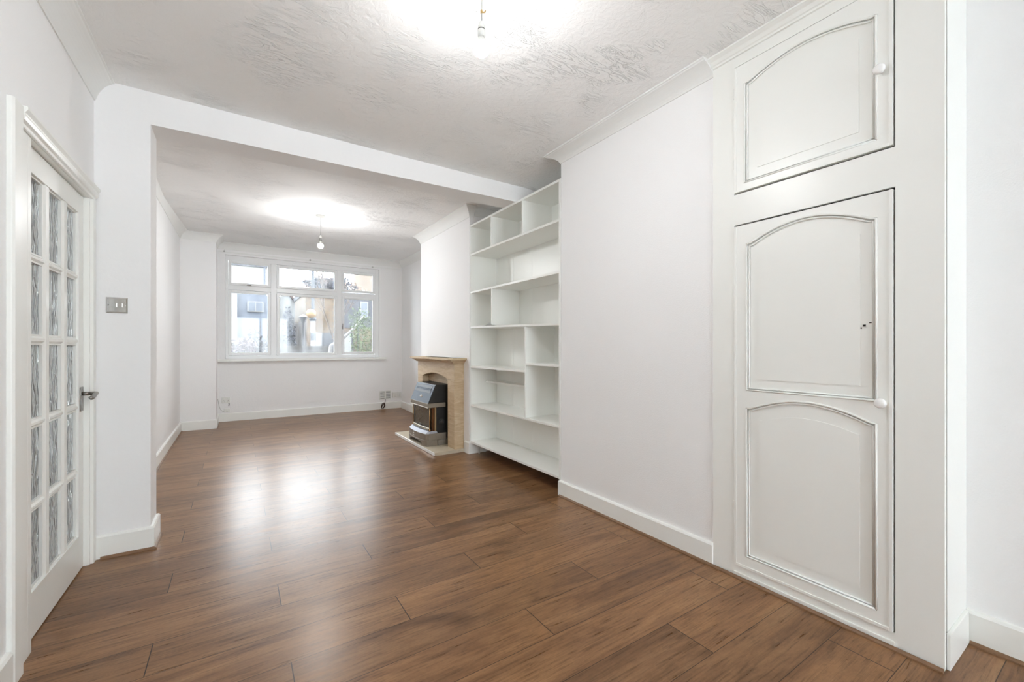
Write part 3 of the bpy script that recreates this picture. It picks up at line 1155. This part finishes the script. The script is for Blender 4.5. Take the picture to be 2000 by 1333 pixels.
panel_door(L0, L1, [(0.623, 1.143, 0.120, 0.868, 0.060, 0.060), (0.623, 1.143, 0.953, 1.690, 0.070, 0.058)], (0.606, 0.951), (0.36, 0.95, 1.46), 'lower_door')
panel_door(U0, U1, [(0.623, 1.153, 1.995, 2.500, 0.055, 0.062)], (0.610, 2.262), (2.11, 2.47), 'upper_door')
# little paint chips on lower door
bm = B()
bx(bm, DX + 0.0068, DX + 0.0078, 0.662, 0.672, 1.255, 1.263)
bx(bm, DX + 0.0100, DX + 0.0112, 0.676, 0.680, 1.246, 1.252)
bx(bm, DX + 0.0100, DX + 0.0112, 0.644, 0.652, 1.268, 1.272)
o = obj('paint_chips', bm, GAP, cb, label='small dark chips in the white paint')

# ---------------------------------------------------------------- HEARTH
hs = thing('hearth', 'low cream stone hearth slab on the floor in front of the fireplace', 'hearth', (1.95, 4.95, 0.0))
HX0 = 1.775
box_obj('slab', (HX0 + 0.012, XR - 0.001, 4.270, 5.600, 0.0, 0.035), mat('cream_marble', rgb(206, 194, 172), 0.35, var=(14, 0.12)), hs, bevel=0.003)
bm = B()
bx(bm, HX0, HX0 + 0.012, 4.270, 5.600, 0.002, 0.0345)
obj('edge_trim', bm, mat('silver_edge_trim', rgb(238, 238, 236), 0.3, 0.2), hs, bevel=0.003)

# ---------------------------------------------------------------- FIREPLACE SURROUND
fp = thing('fireplace_surround', 'honey limestone fireplace surround with arched opening and moulded mantel', 'fireplace', (2.09, 4.88, 0.035))
GX = 2.030
sy0, sy1 = 4.302, 5.426
oy0, oy1 = 4.480, 5.265
JZ = 0.808
for (a, b) in ((sy0, oy0), (oy1, sy1)):
    bm = B()
    bx(bm, GX, XR - 0.002, a, b, 0.035, JZ - 0.0015)
    obj('leg', bm, STONE, fp, bevel=0.004)
bm = B()
n = 22
ar = [(oy0 + (oy1 - oy0) * i / n, JZ - 0.0 + 0.052 * math.sin(math.pi * i / n) ** 0.9) for i in range(n + 1)]
strip_prism(bm, ar, [(y, 0.990) for y, _ in ar], 'x', GX, XR - 0.002)
bx(bm, GX, XR - 0.002, sy0, oy0, JZ, 0.990)
bx(bm, GX, XR - 0.002, oy1, sy1, JZ, 0.990)
obj('arched_header', bm, STONE, fp)
bm = B()
mp_ = [(0.0, 0.990), (0.018, 0.990), (0.026, 1.000), (0.040, 1.012), (0.060, 1.018), (0.062, 1.026), (0.085, 1.030), (0.085, 1.050), (0.0, 1.050)]
fr = [[bm.verts.new((GX - o_, (4.305 - o_ * 0.9) if e_ == 0 else (5.425 + o_ * 0.9), z_)) for o_, z_ in mp_] for e_ in (0, 1)]
bk_ = [[bm.verts.new((XR - 0.002, (4.305 - o_ * 0.9) if e_ == 0 else (5.425 + o_ * 0.9), z_)) for o_, z_ in mp_] for e_ in (0, 1)]
k = len(mp_)
for i in range(k):
    j = (i + 1) % k
    bm.faces.new((fr[0][i], fr[1][i], fr[1][j], fr[0][j]))
    bm.faces.new((fr[0][j], bk_[0][j], bk_[0][i], fr[0][i]))
    bm.faces.new((fr[1][i], bk_[1][i], bk_[1][j], fr[1][j]))
    bm.faces.new((bk_[0][i], bk_[0][j], bk_[1][j], bk_[1][i]))
bmesh.ops.remove_doubles(bm, verts=bm.verts, dist=1e-5)
obj('mantel_shelf', bm, STONE, fp)
box_obj('back_slab', (XR - 0.030, XR - 0.003, oy0, oy1, 0.735, 0.86), STONE, fp)
box_obj('firebox_shade_panel', (XR - 0.020, XR - 0.003, oy0, oy1, 0.035, 0.735), BLACK, fp)  # black panel paints the darkness of a firebox opening that is not cut

# ---------------------------------------------------------------- GAS FIRE
gf = thing('gas_fire', 'freestanding gas fire with blue-grey sloping hood and bronze base on the hearth', 'gas fire', (1.95, 4.87, 0.035))
ga, gb = 4.585, 5.155
# hood: sloping front
def quadbody(bm, sec, y0_, y1_):
    prism(bm, sec, 'y', y0_, y1_)
bm = B()
prism(bm, [(1.838, 0.528), (1.922, 0.722), (1.935, 0.735), (2.120, 0.735), (2.120, 0.528)], 'y', ga + 0.003, gb - 0.003)
obj('hood_body', bm, BLACK, gf, bevel=0.004)
bm = B()
prism(bm, [(1.833, 0.526), (1.838, 0.524), (1.926, 0.726), (1.920, 0.729)], 'y', ga, gb)
hood = obj('hood_front', bm, GUN, gf)
# convection grille: dark recess and slats on the slope
sl = Vector((0.088, 0, 0.202)).normalized()
nrm = Vector((-sl.z, 0, sl.x))
def slope(y, s, d):
    q = Vector((1.833, y, 0.526)) + sl * s + nrm * d
    return q
def slope_box(bm, y0_, y1_, s0, s1, d0, d1):
    vs = []
    for y in (y0_, y1_):
        for s in (s0, s1):
            for d in (d0, d1):
                vs.append(bm.verts.new(slope(y, s, d)))
    for f in ((0, 1, 3, 2), (4, 6, 7, 5), (0, 4, 5, 1), (2, 3, 7, 6), (0, 2, 6, 4), (1, 5, 7, 3)):
        bm.faces.new([vs[i] for i in f])
bm = B(); slope_box(bm, ga + 0.05, gb - 0.05, 0.118, 0.208, -0.001, 0.0030)
obj('grille_recess', bm, BLACK, hood)
bm = B()
slope_box(bm, ga + 0.062, gb - 0.062, 0.148, 0.178, 0.0030, 0.005)
for i in range(14):
    yy = ga + 0.075 + i * (gb - ga - 0.15) / 13
    slope_box(bm, yy - 0.010, yy + 0.010, 0.155, 0.175, 0.005, 0.007)
obj('grille_slat', bm, GUN, hood)
# fan-shaped emblem, a plain raised spray
bm = B()
for i in range(5):
    an = math.radians(-60 + 30 * i)
    c = (ga + gb) / 2 - 0.01
    a_ = slope(c + 0.012 * math.sin(an), 0.052 + 0.010 * math.cos(an), 0.003)
    b_ = slope(c + 0.050 * math.sin(an), 0.052 + 0.036 * math.cos(an), 0.003)
    tube(bm, [a_, (a_ + b_) / 2 , b_], [0.0025, 0.006, 0.002], 6)
obj('emblem', bm, mat('polished_silver', rgb(236, 236, 232), 0.35, 0.1), hood, smooth=True)
# bronze band under the hood
bm = B()
prism(bm, [(1.833, ga), (1.833, gb), (2.055, gb), (2.055, ga)], 'z', 0.474, 0.526)
band = obj('hood_band', bm, BRONZE, gf, bevel=0.005)
bm = B()
tube(bm, [(1.833, ga, 0.476), (1.833, gb, 0.476)], 0.003, 6)
obj('band_trim', bm, mat('bright_trim', rgb(225, 220, 208), 0.4, 0.3), band)
# inner black case, window glass, columns
box_obj('inner_case', (1.935, 2.120, ga + 0.012, gb - 0.012, 0.150, 0.528), BLACK, gf)
bm = B()
bx(bm, 1.872, 1.878, ga + 0.055, gb - 0.040, 0.235, 0.455)
obj('fire_glass', bm, mat('smoked_glass', rgb(92, 84, 72), 0.18, 0.2, var=(25, 0.35)), gf)
bm = B()
for q in ((1.868, 1.884, ga + 0.035, ga + 0.055, 0.205, 0.474), (1.868, 1.884, gb - 0.045, gb - 0.030, 0.205, 0.474),
          (1.868, 1.884, ga + 0.055, gb - 0.045, 0.205, 0.235), (1.868, 1.884, ga + 0.055, gb - 0.045, 0.455, 0.474)):
    bx(bm, *q)
obj('glass_frame', bm, mat('dark_bronze_frame', rgb(60, 52, 42), 0.4, 0.6), gf)
for yy in (ga + 0.014, gb - 0.014):
    bm = B()
    tube(bm, [(1.862, yy, 0.212), (1.862, yy, 0.474)], 0.007, 10)
    lathe(bm, [(0.014, 0.206), (0.014, 0.214), (0.009, 0.220), (0.011, 0.228), (0.007, 0.233)], (1.862, yy, 0), 'z', 14)
    obj('column', bm, BRASS, gf, smooth=True)
AMB = mat('amber_brown_metal', rgb(112, 74, 44), 0.25, 0.6)
box_obj('side_strip', (1.880, 1.915, ga + 0.004, ga + 0.012, 0.206, 0.474), AMB, gf)
box_obj('side_strip', (1.880, 1.915, gb - 0.012, gb - 0.004, 0.206, 0.474), AMB, gf)
bm = B()
bx(bm, 1.918, 1.936, ga + 0.002, ga + 0.012, 0.206, 0.474)
obj('corner_post', bm, mat('tan_post', rgb(178, 152, 112), 0.4, 0.2), gf)
# fire bars
bm = B()
n = 16
for i in range(n):
    yy = ga + 0.045 + (gb - ga - 0.09) * i / (n - 1)
    bow = 0.018 * (1 - (2 * i / (n - 1) - 1) ** 2)
    bx(bm, 1.850 - bow, 1.858 - bow, yy - 0.009, yy + 0.009, 0.216, 0.232)
tube(bm, [(1.860 - 0.018 * (1 - (2 * i / 12 - 1) ** 2), ga + 0.03 + (gb - ga - 0.06) * i / 12, 0.236) for i in range(13)], 0.005, 6)
obj('fire_bars', bm, mat('cast_silver_bars', rgb(215, 208, 192), 0.35, 0.4), gf)
# bowed base: plan outline
def bow_plan(x_front, x_back, bow, y0_, y1_, ch=0.03, n=12):
    pts = [(x_back, y0_), (x_front + ch, y0_)]
    for i in range(n + 1):
        t = i / n
        pts.append((x_front + 0.012 * 0 - bow * (1 - (2 * t - 1) ** 2), y0_ + 0.02 + (y1_ - y0_ - 0.04) * t))
    pts += [(x_front + ch, y1_), (x_back, y1_)]
    return pts
def taper(bm, pa, za, pb, zb):
    A_ = [bm.verts.new((x, y, za)) for x, y in pa]
    B_ = [bm.verts.new((x, y, zb)) for x, y in pb]
    bm.faces.new(A_); bm.faces.new(B_[::-1])
    for i in range(len(pa)):
        j = (i + 1) % len(pa)
        bm.faces.new((A_[i], B_[i], B_[j], A_[j]))
bm = B()
taper(bm, bow_plan(1.812, 1.955, 0.030, ga - 0.006, gb + 0.006), 0.178, bow_plan(1.845, 1.935, 0.026, ga, gb), 0.206)
obj('base_top', bm, TOPSIL, gf)
bm = B()
prism(bm, bow_plan(1.810, 2.060, 0.030, ga - 0.008, gb + 0.008), 'z', 0.100, 0.178)
base_ = obj('base', bm, BRONZE, gf, bevel=0.003)
bm = B()
tube(bm, [(1.808 - 0.030 * (1 - (2 * i / 14 - 1) ** 2), ga + 0.012 + (gb - ga - 0.024) * i / 14, 0.104) for i in range(15)], 0.004, 6)
obj('base_bead', bm, BRONZE, base_)
bm = B()
for i in range(3):
    an = math.radians(-45 + 45 * i)
    c = Vector((1.777, (ga + gb) / 2 + 0.03, 0.135))
    tube(bm, [c, c + Vector((0, 0.022 * math.sin(an), 0.022 * math.cos(an)))], [0.003, 0.0045], 6)
tube(bm, [(1.777, (ga + gb) / 2 + 0.008, 0.124), (1.777, (ga + gb) / 2 + 0.052, 0.124)], 0.003, 6)
obj('base_emblem', bm, mat('silver_badge', rgb(230, 230, 226), 0.35, 0.1), base_)
# plinth with arched toe gap
bm = B()
pa = (ga - 0.004, ga + 0.10)
prism(bm, [(1.822, pa[0]), (1.806, pa[0] + 0.02), (1.792, pa[1]), (1.85, pa[1]), (1.95, pa[1]), (1.95, pa[0])], 'z', 0.035, 0.100)
prism(bm, [(1.822, gb + 0.004), (1.806, gb - 0.016), (1.792, gb - 0.10), (1.95, gb - 0.10), (1.95, gb + 0.004)], 'z', 0.035, 0.100)
n = 10
lo = [(ga + 0.10 + (gb - ga - 0.20) * i / n, 0.070 + 0.014 * (math.sin(math.pi * i / n) ** 0.5)) for i in range(n + 1)]
strip_prism(bm, lo, [(y, 0.100) for y, _ in lo], 'x', 1.792, 1.85)
obj('plinth', bm, BRONZE, gf)
box_obj('toe_recess', (1.86, 1.90, ga + 0.10, gb - 0.10, 0.035, 0.100), BLACK, gf)
box_obj('side_plinth', (1.955, 2.100, ga - 0.004, gb + 0.004, 0.035, 0.096), BRONZE, gf)
# control on the near side
bm = B()
lathe(bm, [(0.022, ga + 0.012), (0.020, ga + 0.004), (0.012, ga + 0.002)], (2.005, 0, 0.305), 'y', 20)
ctl = obj('control_dial', bm, mat('dark_grey_dial', rgb(58, 56, 54), 0.3), gf, smooth=True)
bm = B()
for i in range(9):
    an = math.radians(-120 + 30 * i)
    bx(bm, 2.005 + 0.030 * math.sin(an) - 0.0015, 2.005 + 0.030 * math.sin(an) + 0.0015, ga + 0.0110, ga + 0.0122, 0.305 + 0.030 * math.cos(an) - 0.0015, 0.305 + 0.030 * math.cos(an) + 0.0015)
obj('dial_marks', bm, mat('pale_dial_marks', rgb(200, 200, 200), 0.5), ctl)

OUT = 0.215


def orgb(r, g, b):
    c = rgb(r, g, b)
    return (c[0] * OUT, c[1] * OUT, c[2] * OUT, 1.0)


# ---------------------------------------------------------------- OUTSIDE
GZ = -0.35
bm = B()
bx(bm, -6.0, 8.0, 8.12, 8.36, 3.1, 6.2)  # unseen upper front, added to cut sky light on the facing buildings
bx(bm, -6.0, -0.80, 8.12, 8.36, -0.35, 3.1)
bx(bm, 2.95, 8.0, 8.12, 8.36, -0.35, 3.1)
struct('wall_front_sky_block', bm, mat('brick_front', orgb(150, 110, 90), 0.9), 'unseen brick house front above and beside the window, added to block sky light', 'wall')
bm = B()
bx(bm, -14, 22, 8.40, 60, GZ - 0.2, GZ)
o = struct('ground', bm, mat('grey_tarmac', orgb(150, 150, 150), 0.9, var=(2, 0.1)), 'grey street ground outside the window', 'ground')

def brick_mat(name, c1, c2, mort, sc=1.0):
    m = bpy.data.materials.new(name)
    m.use_nodes = True
    g = NT(m)
    p = m.node_tree.nodes['Principled BSDF']
    geo = g.n('ShaderNodeNewGeometry')
    sp = g.n('ShaderNodeSeparateXYZ')
    g.l(geo.outputs['Position'], sp.inputs[0])
    b = g.n('ShaderNodeTexBrick')
    b.inputs['Color1'].default_value = c1
    b.inputs['Color2'].default_value = c2
    b.inputs['Mortar'].default_value = mort
    b.inputs['Scale'].default_value = 1.0
    b.inputs['Brick Width'].default_value = 0.225 * sc
    b.inputs['Row Height'].default_value = 0.075 * sc
    b.inputs['Mortar Size'].default_value = 0.010 * sc
    g.l(g.comb(g.math('ADD', sp.outputs[0], sp.outputs[1]), sp.outputs[2], 0.0), b.inputs['Vector'])
    n = g.noise(geo.outputs['Position'], 1.2, 4)
    c = g.mix(0.5, b.outputs['Color'], g.ramp(n, [(0.3, (0.7, 0.7, 0.7, 1)), (0.7, (1.15, 1.12, 1.1, 1))]), 'MULTIPLY')
    g.l(c, p.inputs['Base Color'])
    p.inputs['Roughness'].default_value = 0.9
    return m


STOCK = brick_mat('yellow_stock_brick', orgb(196, 168, 132), orgb(178, 148, 118), orgb(140, 130, 120), 1.6)
GREYB = brick_mat('grey_brown_brick', orgb(132, 126, 120), orgb(116, 108, 100), orgb(158, 154, 148), 1.6)
DARKG = mat('dark_grey_cladding', orgb(104, 106, 116), 0.6)
PANEG = mat('pale_window_glass', orgb(176, 186, 200), 0.15)
WHT = mat('white_render', orgb(224, 224, 222), 0.8)
BLUEG = mat('blue_grey_render', orgb(150, 160, 178), 0.8, var=(1.5, 0.08))

bb = thing('brick_building', 'yellow brick building with grey shutter and white door across the street', 'building', (5.5, 21.5, GZ))
bm = B()
bx(bm, 2.48, 9.0, 20.0, 24.0, GZ, 3.48)
obj('wall', bm, STOCK, bb)
box_obj('parapet', (2.42, 9.05, 19.93, 24.05, 3.48, 3.68), DARKG, bb)
bm = B()
bx(bm, 2.80, 3.62, 19.93, 19.99, GZ, 1.80)
sh_ = obj('shutter', bm, DARKG, bb)
bm = B()
for i in range(30):
    bx(bm, 2.86, 3.10, 19.90, 19.93, GZ + 0.05 + i * 0.070, GZ + 0.105 + i * 0.070)
obj('white_slats', bm, WHT, sh_)
bm = B()
for i in range(30):
    bx(bm, 3.18, 3.56, 19.90, 19.93, GZ + 0.05 + i * 0.070, GZ + 0.105 + i * 0.070)
obj('grey_slats', bm, DARKG, sh_)
box_obj('door_surround', (3.92, 4.42, 19.93, 19.99, GZ, 1.84), DARKG, bb)
box_obj('door', (3.95, 4.33, 19.90, 19.94, GZ, 1.76), WHT, bb)
box_obj('grey_wall_panel', (4.02, 5.3, 19.95, 20.0, 2.05, 3.48), DARKG, bb)
for (a, b, c, d) in ((4.72, 5.06, 2.50, 3.25),):
    wn_ = box_obj('window', (a, b, 19.90, 19.96, c, d), WHT, bb)
    box_obj('pane', (a + 0.04, b - 0.04, 19.885, 19.90, c + 0.05, (c + d) / 2 - 0.02), PANEG, wn_)
    box_obj('pane', (a + 0.04, b - 0.04, 19.885, 19.90, (c + d) / 2 + 0.02, d - 0.05), PANEG, wn_)
bm = B(); tube(bm, [(4.60, 19.86, GZ), (4.60, 19.86, 2.6)], 0.05, 8)
obj('drainpipe', bm, mat('black_pipe', orgb(60, 60, 66), 0.5), bb)

tb = thing('terrace_building', 'pale yellow upper building behind the brick one, seen in the top right pane', 'building', (10.2, 28, GZ))
bm = B(); bx(bm, 6.9, 16.0, 26.0, 31.0, GZ, 7.5)
obj('wall', bm, STOCK, tb)
box_obj('roof_edge', (6.85, 16.05, 25.95, 31.05, 7.5, 7.8), WHT, tb)

gb_ = thing('grey_building', 'blue-grey rendered house with a small window, seen in the left pane', 'building', (0.2, 21, GZ))
bm = B(); bx(bm, -4.5, 1.28, 20.0, 24.0, GZ, 3.30)
obj('wall', bm, BLUEG, gb_)
wn_ = box_obj('window', (0.36, 0.92, 19.92, 20.0, 2.60, 3.02), WHT, gb_)
box_obj('pane', (0.40, 0.62, 19.90, 19.92, 2.64, 2.98), PANEG, wn_)
box_obj('pane', (0.66, 0.88, 19.90, 19.92, 2.64, 2.98), PANEG, wn_)
bm = B(); bx(bm, -0.32, 0.02, 19.80, 20.0, GZ, 3.6)
obj('white_bay', bm, WHT, gb_)

wb = thing('white_block', 'tall white flat-roofed block far behind, seen in the top left pane', 'building', (-0.3, 33, GZ))
bm = B(); bx(bm, -4.0, 1.55, 30.0, 36.0, GZ, 6.05)
obj('wall', bm, mat('bright_white_render', orgb(236, 234, 228), 0.8), wb)
box_obj('roof_edge', (-4.1, 1.60, 29.9, 36.1, 6.05, 6.16), DARKG, wb)
box_obj('downpipe', (1.40, 1.47, 29.92, 30.0, GZ, 6.05), BLUEG, wb)
bm = B(); bx(bm, 0.55, 0.95, 29.95, 30.0, 4.35, 4.7)
obj('window', bm, PANEG, wb)

gh = thing('gabled_house', 'white gabled house with brown roof edge, seen in the middle pane', 'house', (1.9, 26, GZ))
bm = B()
prism(bm, [(1.55, GZ), (3.1, GZ), (3.1, 2.7), (2.05, 4.1), (1.55, 3.35)], 'y', 24.5, 29)
obj('wall', bm, WHT, gh)
bm = B()
prism(bm, [(2.05, 4.1), (3.3, 2.55), (3.3, 2.68), (2.05, 4.24)], 'y', 24.3, 29.2)
prism(bm, [(2.05, 4.1), (1.4, 3.10), (1.4, 3.24), (2.05, 4.24)], 'y', 24.3, 29.2)
obj('roof', bm, mat('brown_tiles', orgb(128, 96, 86), 0.8), gh)

bm = B(); bx(bm, -4.0, 2.30, 13.6, 13.85, GZ, 1.22)
o = obj('garden_wall', bm, GREYB)
tag(o, 'low weathered brick wall across the street, below the left and middle panes', 'wall')

def fence_post_set():
    t = thing('timber_fence', 'grey weathered timber fence seen through the misted middle pane', 'fence', (1.15, 15.2, GZ))
    m = mat('weathered_timber', orgb(140, 134, 132), 0.8, var=(6, 0.15))
    for i in range(9):
        box_obj('board', (0.80 + i * 0.125, 0.91 + i * 0.125, 15.2, 15.22, GZ, 1.95 + 0.05 * (i % 3)), m, t)
    box_obj('rail', (0.78, 1.92, 15.22, 15.27, 1.40, 1.50), m, t)
fence_post_set()


def leaves(bm, c, r, n, s, flat=1.0):
    for _ in range(n):
        d = Vector((random.gauss(0, 1), random.gauss(0, 1), random.gauss(0, 1)))
        d.normalize()
        q = Vector(c) + Vector((d.x * r[0], d.y * r[1], d.z * r[2])) * (random.random() ** 0.45)
        a = Vector((random.uniform(-1, 1), random.uniform(-1, 1), random.uniform(-1, 1))).normalized()
        b = a.cross(Vector((random.uniform(-1, 1), random.uniform(-1, 1), random.uniform(-1, 1)))).normalized()
        k = s * random.uniform(0.6, 1.3)
        vs = [bm.verts.new(q + a * k), bm.verts.new(q + b * k * 0.45), bm.verts.new(q - a * k), bm.verts.new(q - b * k * 0.45)]
        bm.faces.new(vs)


def leafmat(name, c, var=0.3):
    return mat(name, c, 0.7, var=(9, var))


def shrub(name, label, c, r, n, s, m, base_z=GZ, blobs=6, cat='shrub'):
    t = thing(name, label, cat, (c[0], c[1], base_z))
    bm = B()
    for i in range(blobs):
        cc = (c[0] + random.uniform(-1, 1) * r[0] * 0.5, c[1] + random.uniform(-1, 1) * r[1] * 0.5, c[2] + random.uniform(-1, 1) * r[2] * 0.55)
        leaves(bm, cc, (r[0] * 0.6, r[1] * 0.6, r[2] * 0.6), n // blobs, s)
    obj('foliage', bm, m, t)
    bm = B()
    for i in range(7):
        e = (c[0] + random.uniform(-1, 1) * r[0] * 0.7, c[1] + random.uniform(-1, 1) * r[1] * 0.5, c[2] + random.uniform(-0.2, 0.8) * r[2])
        mid = ((c[0] + e[0]) / 2 + random.uniform(-.05, .05), (c[1] + e[1]) / 2, (base_z + e[2]) / 2 + 0.1)
        tube(bm, [(c[0] + random.uniform(-.05, .05), c[1], base_z), mid, e], [0.025, 0.016, 0.005], 5)
    obj('stems', bm, mat('brown_twig', orgb(120, 104, 92), 0.8), t)
    return t


random.seed(11)
shrub('garden_shrub', 'leafy green shrub outside, filling the lower right pane', (2.72, 10.9, 1.22), (0.44, 0.35, 0.90), 1700, 0.032, leafmat('spring_green_leaves', orgb(168, 196, 128)))
shrub('purple_shrub', 'dull purple shrub at the bottom of the left pane', (0.02, 11.8, 0.85), (0.50, 0.35, 0.52), 3200, 0.050, leafmat('purple_brown_leaves', orgb(138, 104, 116)))
shrub('ivy_bush', 'dark grey-green bush against the low wall, lower right of the left pane', (0.48, 12.9, 1.35), (0.30, 0.3, 0.75), 2600, 0.050, leafmat('grey_green_leaves', orgb(122, 122, 134)))
shrub('roof_planting', 'dark hedge along the roof terrace, seen in the top middle pane', (3.75, 21.6, 4.15), (1.15, 0.5, 0.38), 2200, 0.085, leafmat('slate_green_leaves', orgb(92, 100, 122)), base_z=3.68, cat='hedge')
shrub('conifer', 'narrow dark conifer beside the timber fence in the middle pane', (1.36, 14.2, 1.35), (0.20, 0.2, 1.15), 1100, 0.05, leafmat('blue_grey_needles', orgb(112, 118, 136)), cat='tree')


def bare_tree(label, base, top, spread, nl, m_leaf, leaf_s, seed, r0=0.05, name='young_tree'):
    random.seed(seed)
    t = thing(name, label, 'tree', base)
    bm = B()
    tips = []
    def grow(p, d, L, r, lev):
        q = p + d * L
        mid = (p + q) / 2 + Vector((random.uniform(-1, 1), random.uniform(-1, 1), random.uniform(-1, 1))) * L * 0.06
        tube(bm, [p, mid, q], [r, r * 0.85, r * 0.65], 5)
        tips.append(q)
        if lev == 0:
            return
        for _ in range(3):
            nd = (d + Vector((random.uniform(-1, 1), random.uniform(-1, 1), random.uniform(-0.4, 0.9))) * spread).normalized()
            grow(q, nd, L * random.uniform(0.55, 0.8), r * 0.6, lev - 1)
    b0 = Vector(base)
    H = top - base[2]
    grow(b0, Vector((0.05, 0, 1)).normalized(), H * 0.42, r0, 4)
    obj('branches', bm, mat('pale_bark', orgb(150, 132, 118), 0.8), t)
    bm = B()
    for _ in range(nl):
        q = random.choice(tips)
        leaves(bm, q, (0.14, 0.14, 0.14), 1, leaf_s)
    obj('leaves', bm, m_leaf, t)
    return t


bare_tree('young tree with sparse orange leaves in front of the yellow brick building', (3.12, 17.7, GZ), 3.9, 0.48, 420, leafmat('orange_leaves', orgb(214, 168, 128)), 0.040, 5)
bare_tree('bare pinkish tree seen in the top right pane', (4.75, 16.4, GZ), 4.6, 0.6, 700, leafmat('pinkish_leaves', orgb(176, 150, 156)), 0.050, 9)
# large pale bough of a street tree
bm = B()
tube(bm, [(2.22, 13.2, GZ), (2.24, 13.2, 0.85), (2.30, 13.2, 1.22), (2.62, 13.2, 1.42), (2.95, 13.2, 1.75), (3.25, 13.2, 2.15)], [0.075, 0.06, 0.05, 0.045, 0.035, 0.02], 8)
o = obj('leaning_trunk', bm, mat('silvery_bark', orgb(204, 200, 198), 0.7), smooth=True)
tag(o, 'pale crooked tree trunk leaning across the middle and right panes', 'tree')

# belisha beacon
bc_ = thing('crossing_beacon', 'black and white striped crossing beacon with an amber globe', 'beacon', (2.345, 17.0, GZ))
bxp, byp = 2.345, 17.0
WHP = mat('beacon_white', orgb(236, 236, 236), 0.5)
BKP = mat('beacon_grey_black', orgb(96, 104, 116), 0.5)
zs = [(-0.35, 1.20, 0), (1.20, 1.42, 0), (1.42, 1.70, 1), (1.70, 2.14, 0)]
for (a, b, k) in zs:
    bm = B(); tube(bm, [(bxp, byp, a), (bxp, byp, b)], 0.075, 12)
    obj('pole_band', bm, BKP if k else WHP, bc_)
bm = B(); lathe(bm, [(0.10, 2.14), (0.13, 2.20), (0.10, 2.27)], (bxp, byp, 0), 'z', 16)
obj('collar', bm, BKP, bc_)
bm = B()
lathe(bm, [(0.165 * math.sin(math.pi * i / 16) + 0.001, 2.40 - 0.165 * math.cos(math.pi * i / 16)) for i in range(17)], (bxp - 0.07, byp - 0.1, 0), 'z', 20)
obj('globe', bm, mat('amber_globe', orgb(244, 190, 110), 0.4), bc_, smooth=True)
bm = B(); tube(bm, [(bxp, byp, 2.27), (bxp, byp, 4.3)], 0.055, 10)
obj('upper_post', bm, BKP, bc_)
lp = thing('street_lamp', 'slim dark street lamp post left of the amber beacon', 'street lamp', (1.74, 14.6, GZ))
bm = B(); tube(bm, [(1.74, 14.6, GZ), (1.74, 14.6, 1.95)], [0.05, 0.035], 10)
obj('post', bm, mat('dark_post', orgb(92, 88, 92), 0.6), lp)
bm = B(); lathe(bm, [(0.03, 1.92), (0.05, 1.95), (0.13, 2.12), (0.10, 2.14), (0.02, 2.20)], (1.74, 14.6, 0), 'z', 8)
obj('lantern', bm, mat('lantern_grey', orgb(120, 118, 122), 0.5), lp)

# ---------------------------------------------------------------- tidy
for o in list(bpy.data.objects):
    if '_w' in o:
        del o['_w']
